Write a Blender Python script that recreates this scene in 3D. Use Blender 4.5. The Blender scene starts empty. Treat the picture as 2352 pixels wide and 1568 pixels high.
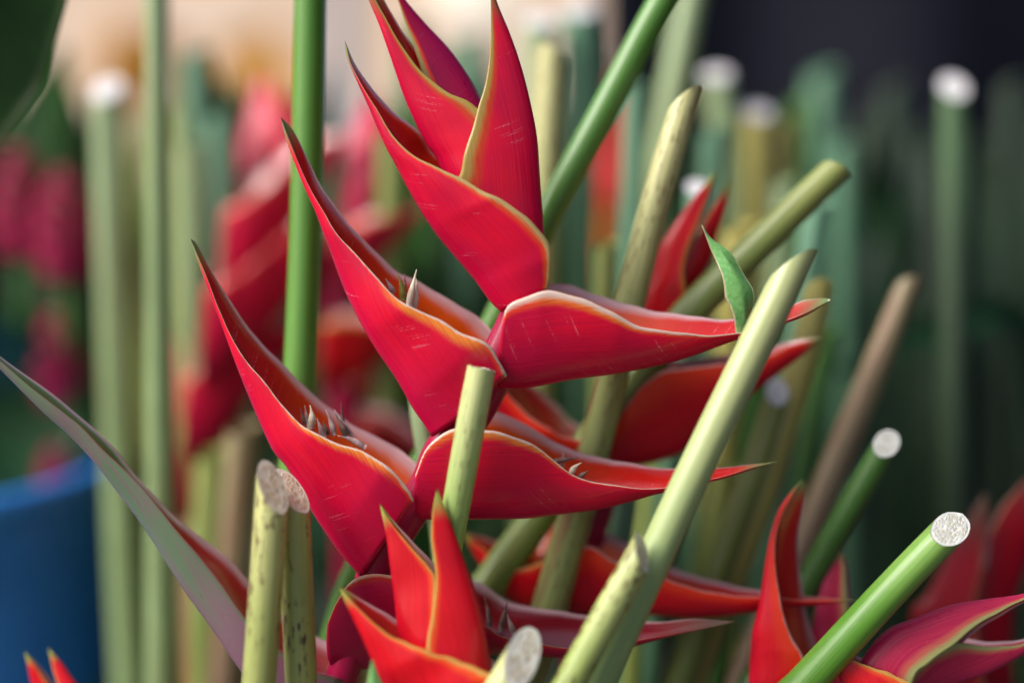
import bpy, math, random
import numpy as np
from mathutils import Vector, Matrix

random.seed(7); rng = np.random.default_rng(7)
sc = bpy.context.scene
COL = sc.collection

# ------------------------------------------------------------------ camera
D0 = 0.67                      # metres to the plane in focus
PITCH = math.radians(10)
FOC = Vector((0, 0, 0.62))     # point in focus, middle of the frame
FWD = Vector((0, math.cos(PITCH), -math.sin(PITCH)))
UP = Vector((0, math.sin(PITCH), math.cos(PITCH)))
RIGHT = Vector((1, 0, 0))
CAM = FOC - FWD * D0
cd = bpy.data.cameras.new('camera'); co = bpy.data.objects.new('camera', cd); COL.objects.link(co)
co.location = CAM; co.rotation_euler = (math.pi / 2 - PITCH, 0, 0)
cd.lens = 55; cd.sensor_width = 36; cd.clip_start = 0.02; cd.clip_end = 200
cd.dof.use_dof = True; cd.dof.focus_distance = D0 - 0.004
cd.dof.aperture_fstop = 1.35
sc.camera = co
# ------------------------------------------------------------------ world, sun, exposure
SUN_EL, SUN_AZ = math.radians(43), math.radians(-109)     # azimuth from the viewing direction, minus = left
w = bpy.data.worlds.new('World'); sc.world = w; w.use_nodes = True
nt = w.node_tree
bg = nt.nodes['Background']; sky = nt.nodes.new('ShaderNodeTexSky')
sky.sky_type = 'NISHITA'; sky.sun_disc = False
sky.sun_elevation = SUN_EL; sky.sun_rotation = SUN_AZ
sky.air_density = 1.0; sky.dust_density = 6.0; sky.ozone_density = 1.0
nt.links.new(sky.outputs[0], bg.inputs[0]); bg.inputs[1].default_value = 0.08
sd = bpy.data.lights.new('sun', 'SUN'); so = bpy.data.objects.new('sun', sd); COL.objects.link(so)
sd.energy = 1.5; sd.angle = math.radians(30); sd.color = (0.96, 0.98, 1.0)
sdir = Vector((math.sin(SUN_AZ) * math.cos(SUN_EL), math.cos(SUN_AZ) * math.cos(SUN_EL), math.sin(SUN_EL)))
so.rotation_euler = sdir.to_track_quat('Z', 'Y').to_euler(); so.location = (0, 0, 4)
sc.view_settings.view_transform = 'Standard'; sc.view_settings.look = 'None'
sc.view_settings.exposure = 1.05; sc.view_settings.gamma = 1.0
sc.cycles.use_denoising = True
sc.cycles.max_bounces = 8
sc.cycles.sample_clamp_indirect = 6

# ------------------------------------------------------------------ picture measure -> place
K = D0 * 36 / 55 / 2352        # metres per unit of measure in the plane in focus
def P(px, py, dd=0.0):
    z = D0 + dd; s = K * z / D0
    return CAM + RIGHT * ((px - 1176) * s) + UP * (-(py - 784) * s) + FWD * z
def Wd(wpx, dd=0.0):
    return wpx * K * (D0 + dd) / D0

def catmull(pts, n, closed=False):
    """centripetal-ish resampling of points (any dimension) to n points even in arc length"""
    p = np.asarray(pts, float)
    if len(p) == 2:
        d = np.linspace(0, 1, 60)[:, None]; dense = p[0] * (1 - d) + p[1] * d
    else:
        q = np.vstack([2 * p[0] - p[1], p, 2 * p[-1] - p[-2]]); out = []
        for i in range(1, len(q) - 2):
            t = np.linspace(0, 1, 24, endpoint=False)[:, None]
            a, b, c, d = q[i - 1], q[i], q[i + 1], q[i + 2]
            out.append(0.5 * (2 * b + (c - a) * t + (2 * a - 5 * b + 4 * c - d) * t ** 2 + (3 * b - a - 3 * c + d) * t ** 3))
        dense = np.vstack(out + [p[-1:]])
    L = np.concatenate([[0], np.cumsum(np.linalg.norm(np.diff(dense, axis=0), axis=1))])
    s = np.linspace(0, L[-1], n) if np.isscalar(n) else np.clip(np.asarray(n), 0, L[-1])
    return np.stack([np.interp(s, L, dense[:, k]) for k in range(p.shape[1])], 1)

def interp(prof, t):
    prof = np.asarray(prof, float); return np.interp(t, prof[:, 0], prof[:, 1])

# ------------------------------------------------------------------ object helpers
def link(o, parent=None):
    COL.objects.link(o)
    if parent is not None: o.parent = parent
    return o
def thing(name, label, cat, loc=(0, 0, 0), group=None):
    o = bpy.data.objects.new(name, None); o.location = loc; o.empty_display_size = 0.02; link(o)
    o['label'] = label; o['category'] = cat
    if group: o['group'] = group
    return o
def tag(o, label, cat, group=None):
    o['label'] = label; o['category'] = cat
    if group: o['group'] = group
    return o
def origin_of(o):
    v = Vector((0, 0, 0))
    while o is not None: v += o.location; o = o.parent
    return v
def mesh_obj(name, verts, faces, mat, parent=None, attrs=None, smooth=True, loc=None, label=None):
    off = origin_of(parent) if parent is not None else Vector((0, 0, 0))
    if loc is not None: off = Vector(loc)
    v = np.asarray(verts, float) - np.array(off)
    me = bpy.data.meshes.new(name); me.from_pydata(v.tolist(), [], faces)
    for k, a in (attrs or {}).items():
        at = me.attributes.new(k, 'FLOAT_VECTOR', 'POINT'); at.data.foreach_set('vector', np.asarray(a, np.float32).ravel())
    if smooth: me.polygons.foreach_set('use_smooth', [True] * len(me.polygons))
    me.materials.append(mat); me.update()
    o = bpy.data.objects.new(name, me); link(o, parent)
    if loc is not None: o.location = loc
    if label: o['label'] = label
    return o

# ------------------------------------------------------------------ material helpers
class NB:
    def __init__(s, name):
        s.m = bpy.data.materials.new(name); s.m.use_nodes = True; s.t = s.m.node_tree; s.p = s.t.nodes['Principled BSDF']
    def n(s, typ, **kw):
        x = s.t.nodes.new(typ)
        for k, v in kw.items(): setattr(x, k, v)
        return x
    def put(s, sock, v):
        if isinstance(v, bpy.types.NodeSocket): s.t.links.new(v, sock)
        elif isinstance(v, (tuple, list)) and len(v) == 3 and sock.type == 'RGBA': sock.default_value = (*v, 1)
        else: sock.default_value = v
    def attr(s, name):
        a = s.n('ShaderNodeAttribute', attribute_name=name); x = s.n('ShaderNodeSeparateXYZ'); s.t.links.new(a.outputs['Vector'], x.inputs[0])
        return a.outputs['Vector'], x.outputs[0], x.outputs[1], x.outputs[2]
    def math(s, op, a, b=0.0, c=0.0):
        x = s.n('ShaderNodeMath', operation=op); s.put(x.inputs[0], a); s.put(x.inputs[1], b); s.put(x.inputs[2], c); return x.outputs[0]
    def mix(s, f, a, b):
        x = s.n('ShaderNodeMix', data_type='RGBA'); s.put(x.inputs[0], f); s.put(x.inputs[6], a); s.put(x.inputs[7], b); return x.outputs[2]
    def ss(s, v, lo, hi, a=0.0, b=1.0):
        x = s.n('ShaderNodeMapRange', interpolation_type='SMOOTHSTEP'); s.put(x.inputs[0], v)
        for i, q in enumerate((lo, hi, a, b)): s.put(x.inputs[i + 1], q)
        return x.outputs[0]
    def scale(s, vec, sc_, loc=(0, 0, 0)):
        x = s.n('ShaderNodeMapping'); s.t.links.new(vec, x.inputs[0]); x.inputs['Scale'].default_value = sc_; x.inputs['Location'].default_value = loc; return x.outputs[0]
    def noise(s, vec, sc_=1.0, det=2.0, dist=0.0, col=False):
        x = s.n('ShaderNodeTexNoise'); s.t.links.new(vec, x.inputs['Vector']); x.inputs['Scale'].default_value = sc_
        x.inputs['Detail'].default_value = det; x.inputs['Distortion'].default_value = dist; return x.outputs[1 if col else 0]
    def voro(s, vec, sc_=1.0, feat='F1', out=0, rnd=1.0):
        x = s.n('ShaderNodeTexVoronoi', feature=feat); s.t.links.new(vec, x.inputs['Vector']); x.inputs['Scale'].default_value = sc_
        x.inputs['Randomness'].default_value = rnd; return x.outputs[out]
    def bump(s, h, strength=0.3, dist=0.001):
        x = s.n('ShaderNodeBump'); s.put(x.inputs['Height'], h); x.inputs['Strength'].default_value = strength; x.inputs['Distance'].default_value = dist
        s.t.links.new(x.outputs[0], s.p.inputs['Normal'])
    def set(s, **kw):
        for k, v in kw.items(): s.put(s.p.inputs[k.replace('_', ' ')], v)
        return s.m
    def obj(s):
        return s.n('ShaderNodeTexCoord').outputs['Object']

RED = (0.74, 0.004, 0.030)
CRIM = (0.42, 0.003, 0.045)
def bract_mat(name, red=RED, crim=CRIM, rim=(0.66, 0.44, 0.30), band=(0.72, 0.05, 0.015), rimw=0.045, bandw=0.05,
              tip=(0.16, 0.24, 0.08), tip0=0.86, tip1=0.99, inner=(0.50, 0.010, 0.006), inner_o=(0.72, 0.10, 0.004), io=(0.15, 0.6),
              keelk=0.55, scratch=0.5, seed=0.0, rough=0.28, basek=0.5, flap=0.0, base_t=0.30):
    b = NB(name)
    bc, t, rimn, inn = b.attr('bc'); suv, s_, c_, _ = b.attr('suv')
    n_lo = b.noise(b.scale(suv, (22, 30, 1), (seed, seed * 2, 0)), 1, 2)
    n_fib = b.noise(b.scale(suv, (18, 900, 1), (seed, 0, 0)), 1, 3)
    n_jag = b.noise(b.scale(suv, (120, 260, 1), (seed, 0, 0)), 1, 2)
    base = b.mix(b.ss(rimn, 0.70, 0.0, 0.0, keelk), red, (crim[0], crim[1] * 2.2, crim[2] * 2.0))
    base = b.mix(b.ss(t, base_t, base_t * 0.25, 0.0, basek), base, crim)
    base = b.mix(b.ss(n_lo, 0.42, 0.72, 0.0, 0.65), base, crim)
    base = b.mix(b.ss(n_fib, 0.38, 0.72, 0.0, 0.5), base, (crim[0] * 1.1, crim[1] * 0.8, crim[2]))
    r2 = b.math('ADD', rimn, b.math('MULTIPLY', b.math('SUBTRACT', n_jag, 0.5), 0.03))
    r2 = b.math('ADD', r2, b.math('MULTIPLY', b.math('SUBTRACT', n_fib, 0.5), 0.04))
    base = b.mix(b.ss(r2, 1 - rimw - bandw, 1 - rimw, 0, 0.85), base, band)
    if flap > 0:                     # dry golden lip low on the upper edge
        fl = b.math('MULTIPLY', b.ss(r2, 1 - flap - 0.05, 1 - flap * 0.5), b.math('MULTIPLY', b.ss(t, 0.06, 0.16), b.ss(t, 0.48, 0.36)))
        base = b.mix(b.math('MULTIPLY', fl, b.ss(n_fib, 0.3, 0.6, 0.45, 0.95)), base, (0.78, 0.26, 0.03))
    outer = b.mix(b.ss(r2, 1 - rimw, 1 - rimw * 0.35), base, rim)
    ic = b.mix(b.ss(t, io[1], io[0]), inner, inner_o)
    ic = b.mix(b.ss(n_fib, 0.45, 0.8, 0, 0.3), ic, inner)
    ic = b.mix(b.ss(r2, 0.86, 0.97, 0, 0.9), ic, (0.62, 0.40, 0.42))  # cream-pink lip, widened to stand in for a highlight along the rim
    col = b.mix(inn, outer, ic)
    # scars: pale fine lines across the grain
    sv = b.scale(suv, (1300, 36, 1), (seed * 3, seed, 0)); rot = sv.node; rot.inputs['Rotation'].default_value = (0, 0, 0.0)
    ang = b.n('ShaderNodeVectorRotate', rotation_type='Z_AXIS'); b.t.links.new(suv, ang.inputs[0]); ang.inputs['Angle'].default_value = 0.45
    sv = b.scale(ang.outputs[0], (1300, 24, 1), (seed * 3, seed, 0))
    line = b.ss(b.noise(sv, 1, 1), 0.65, 0.71)
    patch = b.ss(b.noise(b.scale(suv, (45, 60, 1), (seed + 5, 1, 0)), 1, 1), 0.46, 0.60)
    dot = b.ss(b.noise(b.scale(suv, (1500, 900, 1)), 1, 0), 0.40, 0.55)
    sf = b.math('MULTIPLY', b.math('MULTIPLY', line, patch), b.math('MULTIPLY', dot, scratch * 0.85))
    sf = b.math('MULTIPLY', sf, b.ss(rimn, 0.86, 0.72))
    col = b.mix(sf, col, (0.80, 0.36, 0.45))
    tn = b.math('ADD', t, b.math('MULTIPLY', b.math('SUBTRACT', n_fib, 0.5), 0.08))
    col = b.mix(b.ss(tn, tip0, tip1), col, tip)
    col = b.mix(b.ss(tn, 0.992, 1.0, 0, 0.8), col, (0.13, 0.06, 0.045))
    b.bump(b.math('ADD', b.math('MULTIPLY', n_fib, 0.6), b.math('MULTIPLY', n_lo, 0.8)), 0.35, 0.0006)
    rg = b.math('SUBTRACT', b.math('ADD', b.math('MULTIPLY', n_jag, 0.16), rough - 0.06), b.math('MULTIPLY', inn, 0.07))
    return b.set(Base_Color=col, Roughness=rg, Subsurface_Weight=0.08, Subsurface_Radius=(0.004, 0.0012, 0.0008), Subsurface_Scale=0.6, Coat_Weight=b.math('ADD', b.math('MULTIPLY', inn, 0.75), 0.15), Coat_Roughness=0.16, Specular_IOR_Level=b.math('ADD', b.math('MULTIPLY', inn, 0.38), 0.22))

def stem_mat(name, top, low, l0=0.02, l1=0.12, spots=0.0, blot=0.0, seed=0.0, stripe=None, rough=0.40, spotcol=(0.10, 0.035, 0.012)):
    b = NB(name)
    suv, s_, c_, a_ = b.attr('suv')
    fib = b.noise(b.scale(suv, (8, 1400, 1), (seed, seed, 0)), 1, 3)
    lo = b.noise(b.scale(suv, (25, 60, 1), (seed, 0, 0)), 1, 3)
    ss_ = b.math('ADD', s_, b.math('MULTIPLY', b.math('SUBTRACT', lo, 0.5), 0.05))
    col = b.mix(b.ss(ss_, l0, l1), top, low)
    col = b.mix(b.ss(fib, 0.35, 0.7, 0, 0.55), col, tuple(x * 0.72 for x in low))
    col = b.mix(b.ss(lo, 0.5, 0.8, 0, 0.3), col, tuple(min(1, x * 1.25) for x in top))
    # fine pores
    por = b.ss(b.voro(b.scale(suv, (700, 1100, 1), (seed, 3, 0)), 1), 0.16, 0.05)
    col = b.mix(b.math('MULTIPLY', por, 0.25), col, tuple(x * 0.5 for x in low))
    if blot > 0:
        bl = b.ss(b.noise(b.scale(suv, (14, 130, 1), (seed + 2, 7, 0)), 1, 4), 0.50, 0.68, 0, blot)
        col = b.mix(bl, col, (0.22, 0.055, 0.035))
    if spots > 0:
        sp = b.ss(b.noise(b.scale(suv, (170, 620, 1), (seed, 0, 0)), 1, 2), 0.565, 0.62)
        pt = b.ss(b.noise(b.scale(suv, (30, 90, 1), (seed + 9, 0, 0)), 1, 1), 0.42, 0.56)
        col = b.mix(b.math('MULTIPLY', b.math('MULTIPLY', sp, pt), spots), col, spotcol)
        d2 = b.ss(b.voro(b.scale(suv, (48, 230, 1), (seed, 5, 0)), 1), 0.15, 0.08)
        col = b.mix(b.math('MULTIPLY', b.math('MULTIPLY', d2, b.ss(lo, 0.42, 0.55)), spots * 0.85), col, (0.20, 0.055, 0.03))
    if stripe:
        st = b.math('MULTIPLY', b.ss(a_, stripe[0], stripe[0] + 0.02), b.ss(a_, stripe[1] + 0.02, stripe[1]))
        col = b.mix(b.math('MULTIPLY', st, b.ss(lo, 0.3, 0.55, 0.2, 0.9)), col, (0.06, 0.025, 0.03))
    b.bump(b.math('ADD', fib, b.math('MULTIPLY', lo, 0.6)), 0.35, 0.0005)
    return b.set(Base_Color=col, Roughness=rough, Subsurface_Weight=0.12, Subsurface_Radius=(0.003, 0.004, 0.0015), Subsurface_Scale=0.6, Specular_IOR_Level=0.5, Coat_Weight=0.3, Coat_Roughness=0.28)

def cut_mat(name, wall=(0.72, 0.66, 0.52), cell=(0.50, 0.36, 0.20), scale=620, depth=0.5):
    b = NB(name); suv, _, _, r_ = b.attr('suv')
    e = b.voro(b.scale(suv, (1, 1, 0)), scale, 'DISTANCE_TO_EDGE', 0, 0.75)
    edge = b.ss(r_, 0.80, 0.92)
    h = b.math('MAXIMUM', b.ss(e, 0.14, 0.04), edge)
    nz = b.noise(suv, scale * 0.35, 2)
    col = b.mix(h, b.mix(b.ss(nz, 0.3, 0.7), cell, tuple(0.55 * a + 0.45 * c for a, c in zip(wall, cell))), wall)
    b.bump(h, depth, 0.0012)
    return b.set(Base_Color=col, Roughness=0.45, Subsurface_Weight=0.2, Subsurface_Radius=(0.003, 0.002, 0.001), Subsurface_Scale=0.5)

def plain_mat(name, c1, c2, sc_=20, rough=0.5, stretch=(1, 1, 1), bump=0.2, bdist=0.002, spec=0.5):
    b = NB(name); o = b.obj(); n_ = b.noise(b.scale(o, stretch), sc_, 4)
    col = b.mix(b.ss(n_, 0.35, 0.68), c1, c2); b.bump(n_, bump, bdist)
    return b.set(Base_Color=col, Roughness=rough, Specular_IOR_Level=spec)

# ------------------------------------------------------------------ bract: a keeled, boat shaped shell
WPROF = [(0, .80), (.12, 1.0), (.35, .92), (.6, .55), (.85, .22), (1, .03)]
def bract(root, keel, near, far, mat, d=(0, 0), W=0.030, prof=WPROF, p=1.12, thick=0.0011, flare=0.55, name='bract', nt_=64, ns=30, label=None, kd=0.0, wob=0.0005, lip=0.006):
    """keel, near rim and far rim measured in the picture, base first; d = depth of the axis at base and tip, W = widest gape"""
    t = np.linspace(0, 1, nt_)
    kp, np_, fp = catmull(keel, nt_), catmull(near, nt_), catmull(far, nt_)
    wd = W * interp(prof, t); dc = interp([(0, d[0]), (1, d[1])] if len(d) == 2 else d, t)
    ph = rng.uniform(0, 6.28, 4)
    V = np.zeros((nt_, 2 * ns + 1, 3)); rimn = np.zeros((nt_, 2 * ns + 1))
    for i in range(nt_):
        N = np.array(P(np_[i, 0], np_[i, 1], dc[i] - wd[i] / 2)); F = np.array(P(fp[i, 0], fp[i, 1], dc[i] + wd[i] / 2))
        Kp = np.array(P(kp[i, 0], kp[i, 1], dc[i] + kd)); M = (N + F) / 2
        wv = wob * wd[i] / W
        for j in range(2 * ns + 1):
            th = math.pi / 2 * (j / ns if j <= ns else (2 * ns - j) / ns)
            c, s_ = math.cos(th) ** p, math.sin(th) ** p
            E = N if j <= ns else F
            fl = 1.0 if j <= ns else (1 - flare) + flare * math.cos(th) ** 6
            V[i, j] = M + (E - M) * c * fl + (Kp - M) * s_
            rimn[i, j] = abs(j - ns) / ns
            if j > ns: V[i, j] += np.array(FWD) * lip * wd[i] / W * rimn[i, j] ** 7
            V[i, j] += np.array(FWD) * wv * (math.sin(9 * t[i] + 2.2 * th + ph[0]) + 0.6 * math.sin(23 * t[i] + ph[1] + th)) + \
                       np.array(UP) * wv * (rimn[i, j] ** 3) * (0.7 * math.sin(31 * t[i] + ph[2]) + 0.5 * math.sin(57 * t[i] + ph[3]))
    du = np.gradient(V, axis=0); dv = np.gradient(V, axis=1)
    nrm = np.cross(du, dv); ln = np.linalg.norm(nrm, axis=2, keepdims=True); nrm = nrm / np.maximum(ln, 1e-12)
    mid = (V[:, :1] + V[:, -1:]) / 2
    sgn = np.sign(np.sum(nrm * (mid - V), axis=(0, 2), keepdims=True).sum()) or 1.0
    th_ = thick * np.minimum(1, (wd / W) * 2.5 + 0.05)[:, None, None] * (0.45 + 0.55 * (1 - np.abs(rimn[..., None]) ** 4))
    I = V + nrm * sgn * th_
    n2 = 2 * ns + 1
    arc = np.concatenate([np.zeros((nt_, 1)), np.cumsum(np.linalg.norm(np.diff(V, axis=1), axis=2), axis=1)], 1)
    arc -= arc[:, ns:ns + 1]
    al = np.concatenate([[0], np.cumsum(np.linalg.norm(np.diff(V[:, ns], axis=0), axis=1))])
    sv = np.stack([np.repeat(al[:, None], n2, 1), arc, np.zeros_like(arc)], 2)
    bc = np.stack([np.repeat(t[:, None], n2, 1), rimn, np.zeros_like(arc)], 2); bi = bc.copy(); bi[..., 2] = 1
    verts = np.concatenate([V.reshape(-1, 3), I.reshape(-1, 3)])
    suv = np.concatenate([sv.reshape(-1, 3)] * 2); bcs = np.concatenate([bc.reshape(-1, 3), bi.reshape(-1, 3)])
    off = nt_ * n2; faces = []
    g = lambda i, j: i * n2 + j
    for i in range(nt_ - 1):
        for j in range(n2 - 1):
            a, b_, c_, d_ = g(i, j), g(i + 1, j), g(i + 1, j + 1), g(i, j + 1)
            faces.append((a, b_, c_, d_)); faces.append((off + d_, off + c_, off + b_, off + a))
        for j in (0, n2 - 1):
            a, b_ = g(i, j), g(i + 1, j); faces.append((a, off + a, off + b_, b_))
    for i in (0, nt_ - 1):
        for j in range(n2 - 1):
            a, b_ = g(i, j), g(i, j + 1); faces.append((a, b_, off + b_, off + a))
    return mesh_obj(name, verts, faces, mat, root, {'bc': bcs, 'suv': suv}, label=label)

def frame_of(tan):
    tan = tan / np.linalg.norm(tan)
    r = np.array(RIGHT) - tan * np.dot(np.array(RIGHT), tan)
    if np.linalg.norm(r) < 0.2: r = np.array(UP) - tan * np.dot(np.array(UP), tan)
    r /= np.linalg.norm(r); n_ = np.cross(r, tan)
    if np.dot(n_, np.array(FWD)) > 0: n_ = -n_
    return tan, r, n_          # tangent, rightwards, towards the viewer

def tube(name, pts, rad, mat, parent, nt_=40, ns=24, cut=None, squash=1.0, top_s=None, jag=0.0, caps=True):
    """pts: 3D path from top to bottom; rad: profile [(0..1, r)]; cut=(right slope, near slope, curve)"""
    pts = np.asarray([list(p_) for p_ in pts], float)
    dense = catmull(pts, 200); L = np.linalg.norm(np.diff(dense, axis=0), axis=1).sum()
    mx = 0
    if cut: mx = rad[0][1] * (abs(cut[0]) + abs(cut[1]) + abs(cut[2])) + 0.001
    s = np.concatenate([[0], np.linspace(mx, L, nt_ - 1)]) if cut else np.linspace(0, L, nt_)
    cp = catmull(pts, s); V = []; suv = []
    r_ = interp(rad, s / L)
    for i in range(len(s)):
        tn = (cp[min(i + 1, len(s) - 1)] - cp[max(i - 1, 0)]) if i > 0 else dense[6] - dense[0]
        tn, rr, nn = frame_of(tn)
        for j in range(ns):
            a = 2 * math.pi * j / ns; ca, sa = math.cos(a), math.sin(a)
            q = cp[i] + (rr * ca + nn * sa * squash) * r_[i]
            if i == 0 and cut:
                h = r_[0] * (cut[0] * ca + cut[1] * sa - cut[2] * ca * ca) + jag * rng.uniform(-1, 1)
                q = q - tn * h
            V.append(q); suv.append((s[i] if not (i == 0 and cut) else max(0, s[i]), r_[i] * a, j / ns))
    nr = len(s); faces = [(i * ns + j, i * ns + (j + 1) % ns, (i + 1) * ns + (j + 1) % ns, (i + 1) * ns + j) for i in range(nr - 1) for j in range(ns)]
    if caps:
        faces.append(tuple((nr - 1) * ns + j for j in range(ns)))
        if not cut: faces.append(tuple(reversed(range(ns))))
    o = mesh_obj(name, V, faces, mat, parent, {'suv': suv})
    return o, (np.array(V[:ns]), frame_of(dense[6] - dense[0]), r_[0])

def stem(name, label, pts, wpx, mat, face, cut=(0, 0, 0), group=None, floor=True, cat='stem', bend=0.10, jag=0.0002, parent=None, squash=1.0, part='stalk'):
    """pts: (px, py, depth) from the cut top downwards. Goes on below the frame down to the floor."""
    p3 = [P(*q) for q in pts]; wl = [Wd(wpx if np.isscalar(wpx) else wpx[i], q[2]) for i, q in enumerate(pts)]
    if floor:
        d = (p3[-1] - p3[-2]).normalized(); e = p3[-1] + d * bend
        p3.append(e); p3.append(Vector((e.x + d.x * 0.10, e.y + d.y * 0.10, max(e.z * 0.45, 0.02)))); p3.append(Vector((e.x + d.x * 0.12, e.y + d.y * 0.12, 0.002)))
        wl += [wl[-1]] * 3
    root = parent if parent is not None else thing(name, label, cat, tuple(p3[-1]), group)
    seg = np.concatenate([[0], np.cumsum([(p3[i + 1] - p3[i]).length for i in range(len(p3) - 1)])]); seg /= seg[-1]
    o, (ring, (tn, rr, nn), r0) = tube(part, p3, [(a, b * 0.5) for a, b in zip(seg, wl)], mat, root, nt_=46, cut=cut, jag=jag, squash=squash)
    if face is not None:
        c = ring.mean(0); ns = len(ring); V = [c - tn * 0.0001]; suv = [(0, 0, 0)]; faces = []
        for k in range(1, 5):
            f = 0.985 * k / 4
            for j in range(ns):
                q = c + (ring[j] - c) * f - tn * (0.00035 * (1 - (k / 4) ** 4) * -1.0 + 0.0001)
                V.append(q); a = 2 * math.pi * j / ns
                suv.append((*( (ring[j] - c) * f @ np.stack([rr, nn + 0 * tn], 1)), k / 4))
        for j in range(ns):
            faces.append((0, 1 + j, 1 + (j + 1) % ns))
            for k in range(3):
                a, b_ = 1 + k * ns, 1 + (k + 1) * ns
                faces.append((a + j, b_ + j, b_ + (j + 1) % ns, a + (j + 1) % ns))
        mesh_obj('cut_face', V, faces, face, root, {'suv': suv}, smooth=False)
    return root

def blade(name, pts, widths, mat, parent, fold=0.25, nt_=40, ns=6, face=(0, -0.7, 0.7), thick=0.0007, wave=0.0):
    """a leaf: midrib path in 3D, half widths, folded along the midrib"""
    cp = catmull(np.asarray([list(p_) for p_ in pts], float), nt_); t = np.linspace(0, 1, nt_); hw = interp(widths, t)
    V = []; suv = []; fn = np.array(face, float)
    n2 = 2 * ns + 1
    for sgn in (0, 1):
        for i in range(nt_):
            tn = cp[min(i + 1, nt_ - 1)] - cp[max(i - 1, 0)]; tn /= np.linalg.norm(tn)
            sd_ = np.cross(tn, fn); sd_ /= np.linalg.norm(sd_); up = np.cross(sd_, tn)
            for j in range(-ns, ns + 1):
                f = j / ns
                q = cp[i] + sd_ * f * hw[i] + up * (abs(f) ** 1.3 * hw[i] * fold + wave * math.sin(17 * t[i] + 2 * f) * abs(f)) - up * thick * sgn
                V.append(q); suv.append((t[i], f, sgn))
    off = nt_ * n2; F = []
    for i in range(nt_ - 1):
        for j in range(n2 - 1):
            a, b_, c_, d_ = i * n2 + j, (i + 1) * n2 + j, (i + 1) * n2 + j + 1, i * n2 + j + 1
            F.append((a, b_, c_, d_)); F.append((off + d_, off + c_, off + b_, off + a))
        for j in (0, n2 - 1):
            a, b_ = i * n2 + j, (i + 1) * n2 + j; F.append((a, off + a, off + b_, b_))
    return mesh_obj(name, V, F, mat, parent, {'suv': suv})

def floret(parent, base, tip, wpx, dd, mat, bow=0.0, name='floret'):
    """withered flower: a pinched pointed sheath"""
    b_, t_ = np.array(base, float), np.array(tip, float); n_ = 10; V = []; suv = []; F = []; m = 8
    perp = np.array([-(t_ - b_)[1], (t_ - b_)[0]]); perp /= max(np.linalg.norm(perp), 1e-6)
    for i in range(n_):
        u = i / (n_ - 1); c = b_ + (t_ - b_) * u + perp * bow * math.sin(math.pi * u)
        hw = wpx / 2 * (0.55 + 0.45 * math.sin(math.pi * min(1, u * 1.2 + 0.1))) * (1 - u ** 2.2) + 0.6
        for j in range(m):
            a = 2 * math.pi * j / m
            V.append(P(*(c + perp * hw * math.cos(a)), dd + Wd(hw) * 0.7 * math.sin(a) - 0.002 * u)); suv.append((u * 0.02, j / m * 0.01, j / m))
    for i in range(n_ - 1):
        for j in range(m): F.append((i * m + j, i * m + (j + 1) % m, (i + 1) * m + (j + 1) % m, (i + 1) * m + j))
    F.append(tuple(range(m))); F.append(tuple((n_ - 1) * m + j for j in range(m)))
    return mesh_obj(name, [list(v) for v in V], F, mat, parent, {'suv': suv})

def rachis(root, pts, wpx, dd, mat, name='rachis', squash=0.8):
    return tube(name, [P(x, y, dd) for x, y in pts], [(i / (len(pts) - 1), Wd(w_ / 2)) for i, w_ in enumerate(wpx)], mat, root, nt_=50, squash=squash)[0]

def to_floor(px, py, dd, wpx, mat, root, drift=(0, 0)):
    a = P(px, py, dd); r = Wd(wpx / 2, dd)
    return tube('stalk', [a, (a + Vector((drift[0] * .4, drift[1] * .4, -a.z * .4))), Vector((a.x + drift[0], a.y + drift[1], 0.002))], [(0, r), (1, r)], mat, root, nt_=24)[0]

def root_under(name, label, cat, px, py, dd, group=None, drift=(0, 0)):
    a = P(px, py, dd); return thing(name, label, cat, (a.x + drift[0], a.y + drift[1], 0.002), group)

# ------------------------------------------------------------------ materials
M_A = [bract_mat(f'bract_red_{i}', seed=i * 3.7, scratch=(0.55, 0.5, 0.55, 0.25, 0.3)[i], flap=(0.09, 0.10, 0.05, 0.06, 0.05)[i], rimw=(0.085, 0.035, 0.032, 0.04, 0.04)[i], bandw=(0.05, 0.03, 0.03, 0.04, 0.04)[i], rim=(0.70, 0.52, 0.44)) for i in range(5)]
M_BUD = bract_mat('bract_bud', rim=(0.36, 0.25, 0.06), band=(0.50, 0.05, 0.01), rimw=0.13, bandw=0.08, scratch=0.35, seed=21, keelk=0.35, tip0=0.80)
M_BUDM = bract_mat('bract_bud_magenta', red=(0.36, 0.004, 0.04), crim=(0.22, 0.003, 0.06), rim=(0.40, 0.33, 0.12), rimw=0.12, scratch=0.1, seed=25)
M_BUD1 = bract_mat('bract_first', rim=(0.46, 0.34, 0.14), band=(0.66, 0.06, 0.012), rimw=0.065, bandw=0.035, scratch=0.6, seed=31, keelk=0.4, basek=0.15)
M_GREEN = bract_mat('bract_green', red=(0.10, 0.20, 0.10), crim=(0.24, 0.10, 0.17), base_t=0.42, rim=(0.25, 0.06, 0.08), band=(0.10, 0.17, 0.08), rimw=0.04, inner=(0.10, 0.15, 0.05), inner_o=(0.42, 0.02, 0.01), io=(0.30, 0.52), tip0=0.99, tip1=1.1, scratch=0.0, seed=41, basek=0.95, keelk=0.3)
M_FR = bract_mat('bract_front', red=(0.64, 0.005, 0.012), crim=(0.40, 0.003, 0.014), rim=(0.50, 0.26, 0.06), band=(0.70, 0.07, 0.008), rimw=0.06, bandw=0.07, scratch=0.0, seed=51, tip=(0.34, 0.38, 0.08), tip0=0.86, tip1=0.97, basek=0.2)
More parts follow.
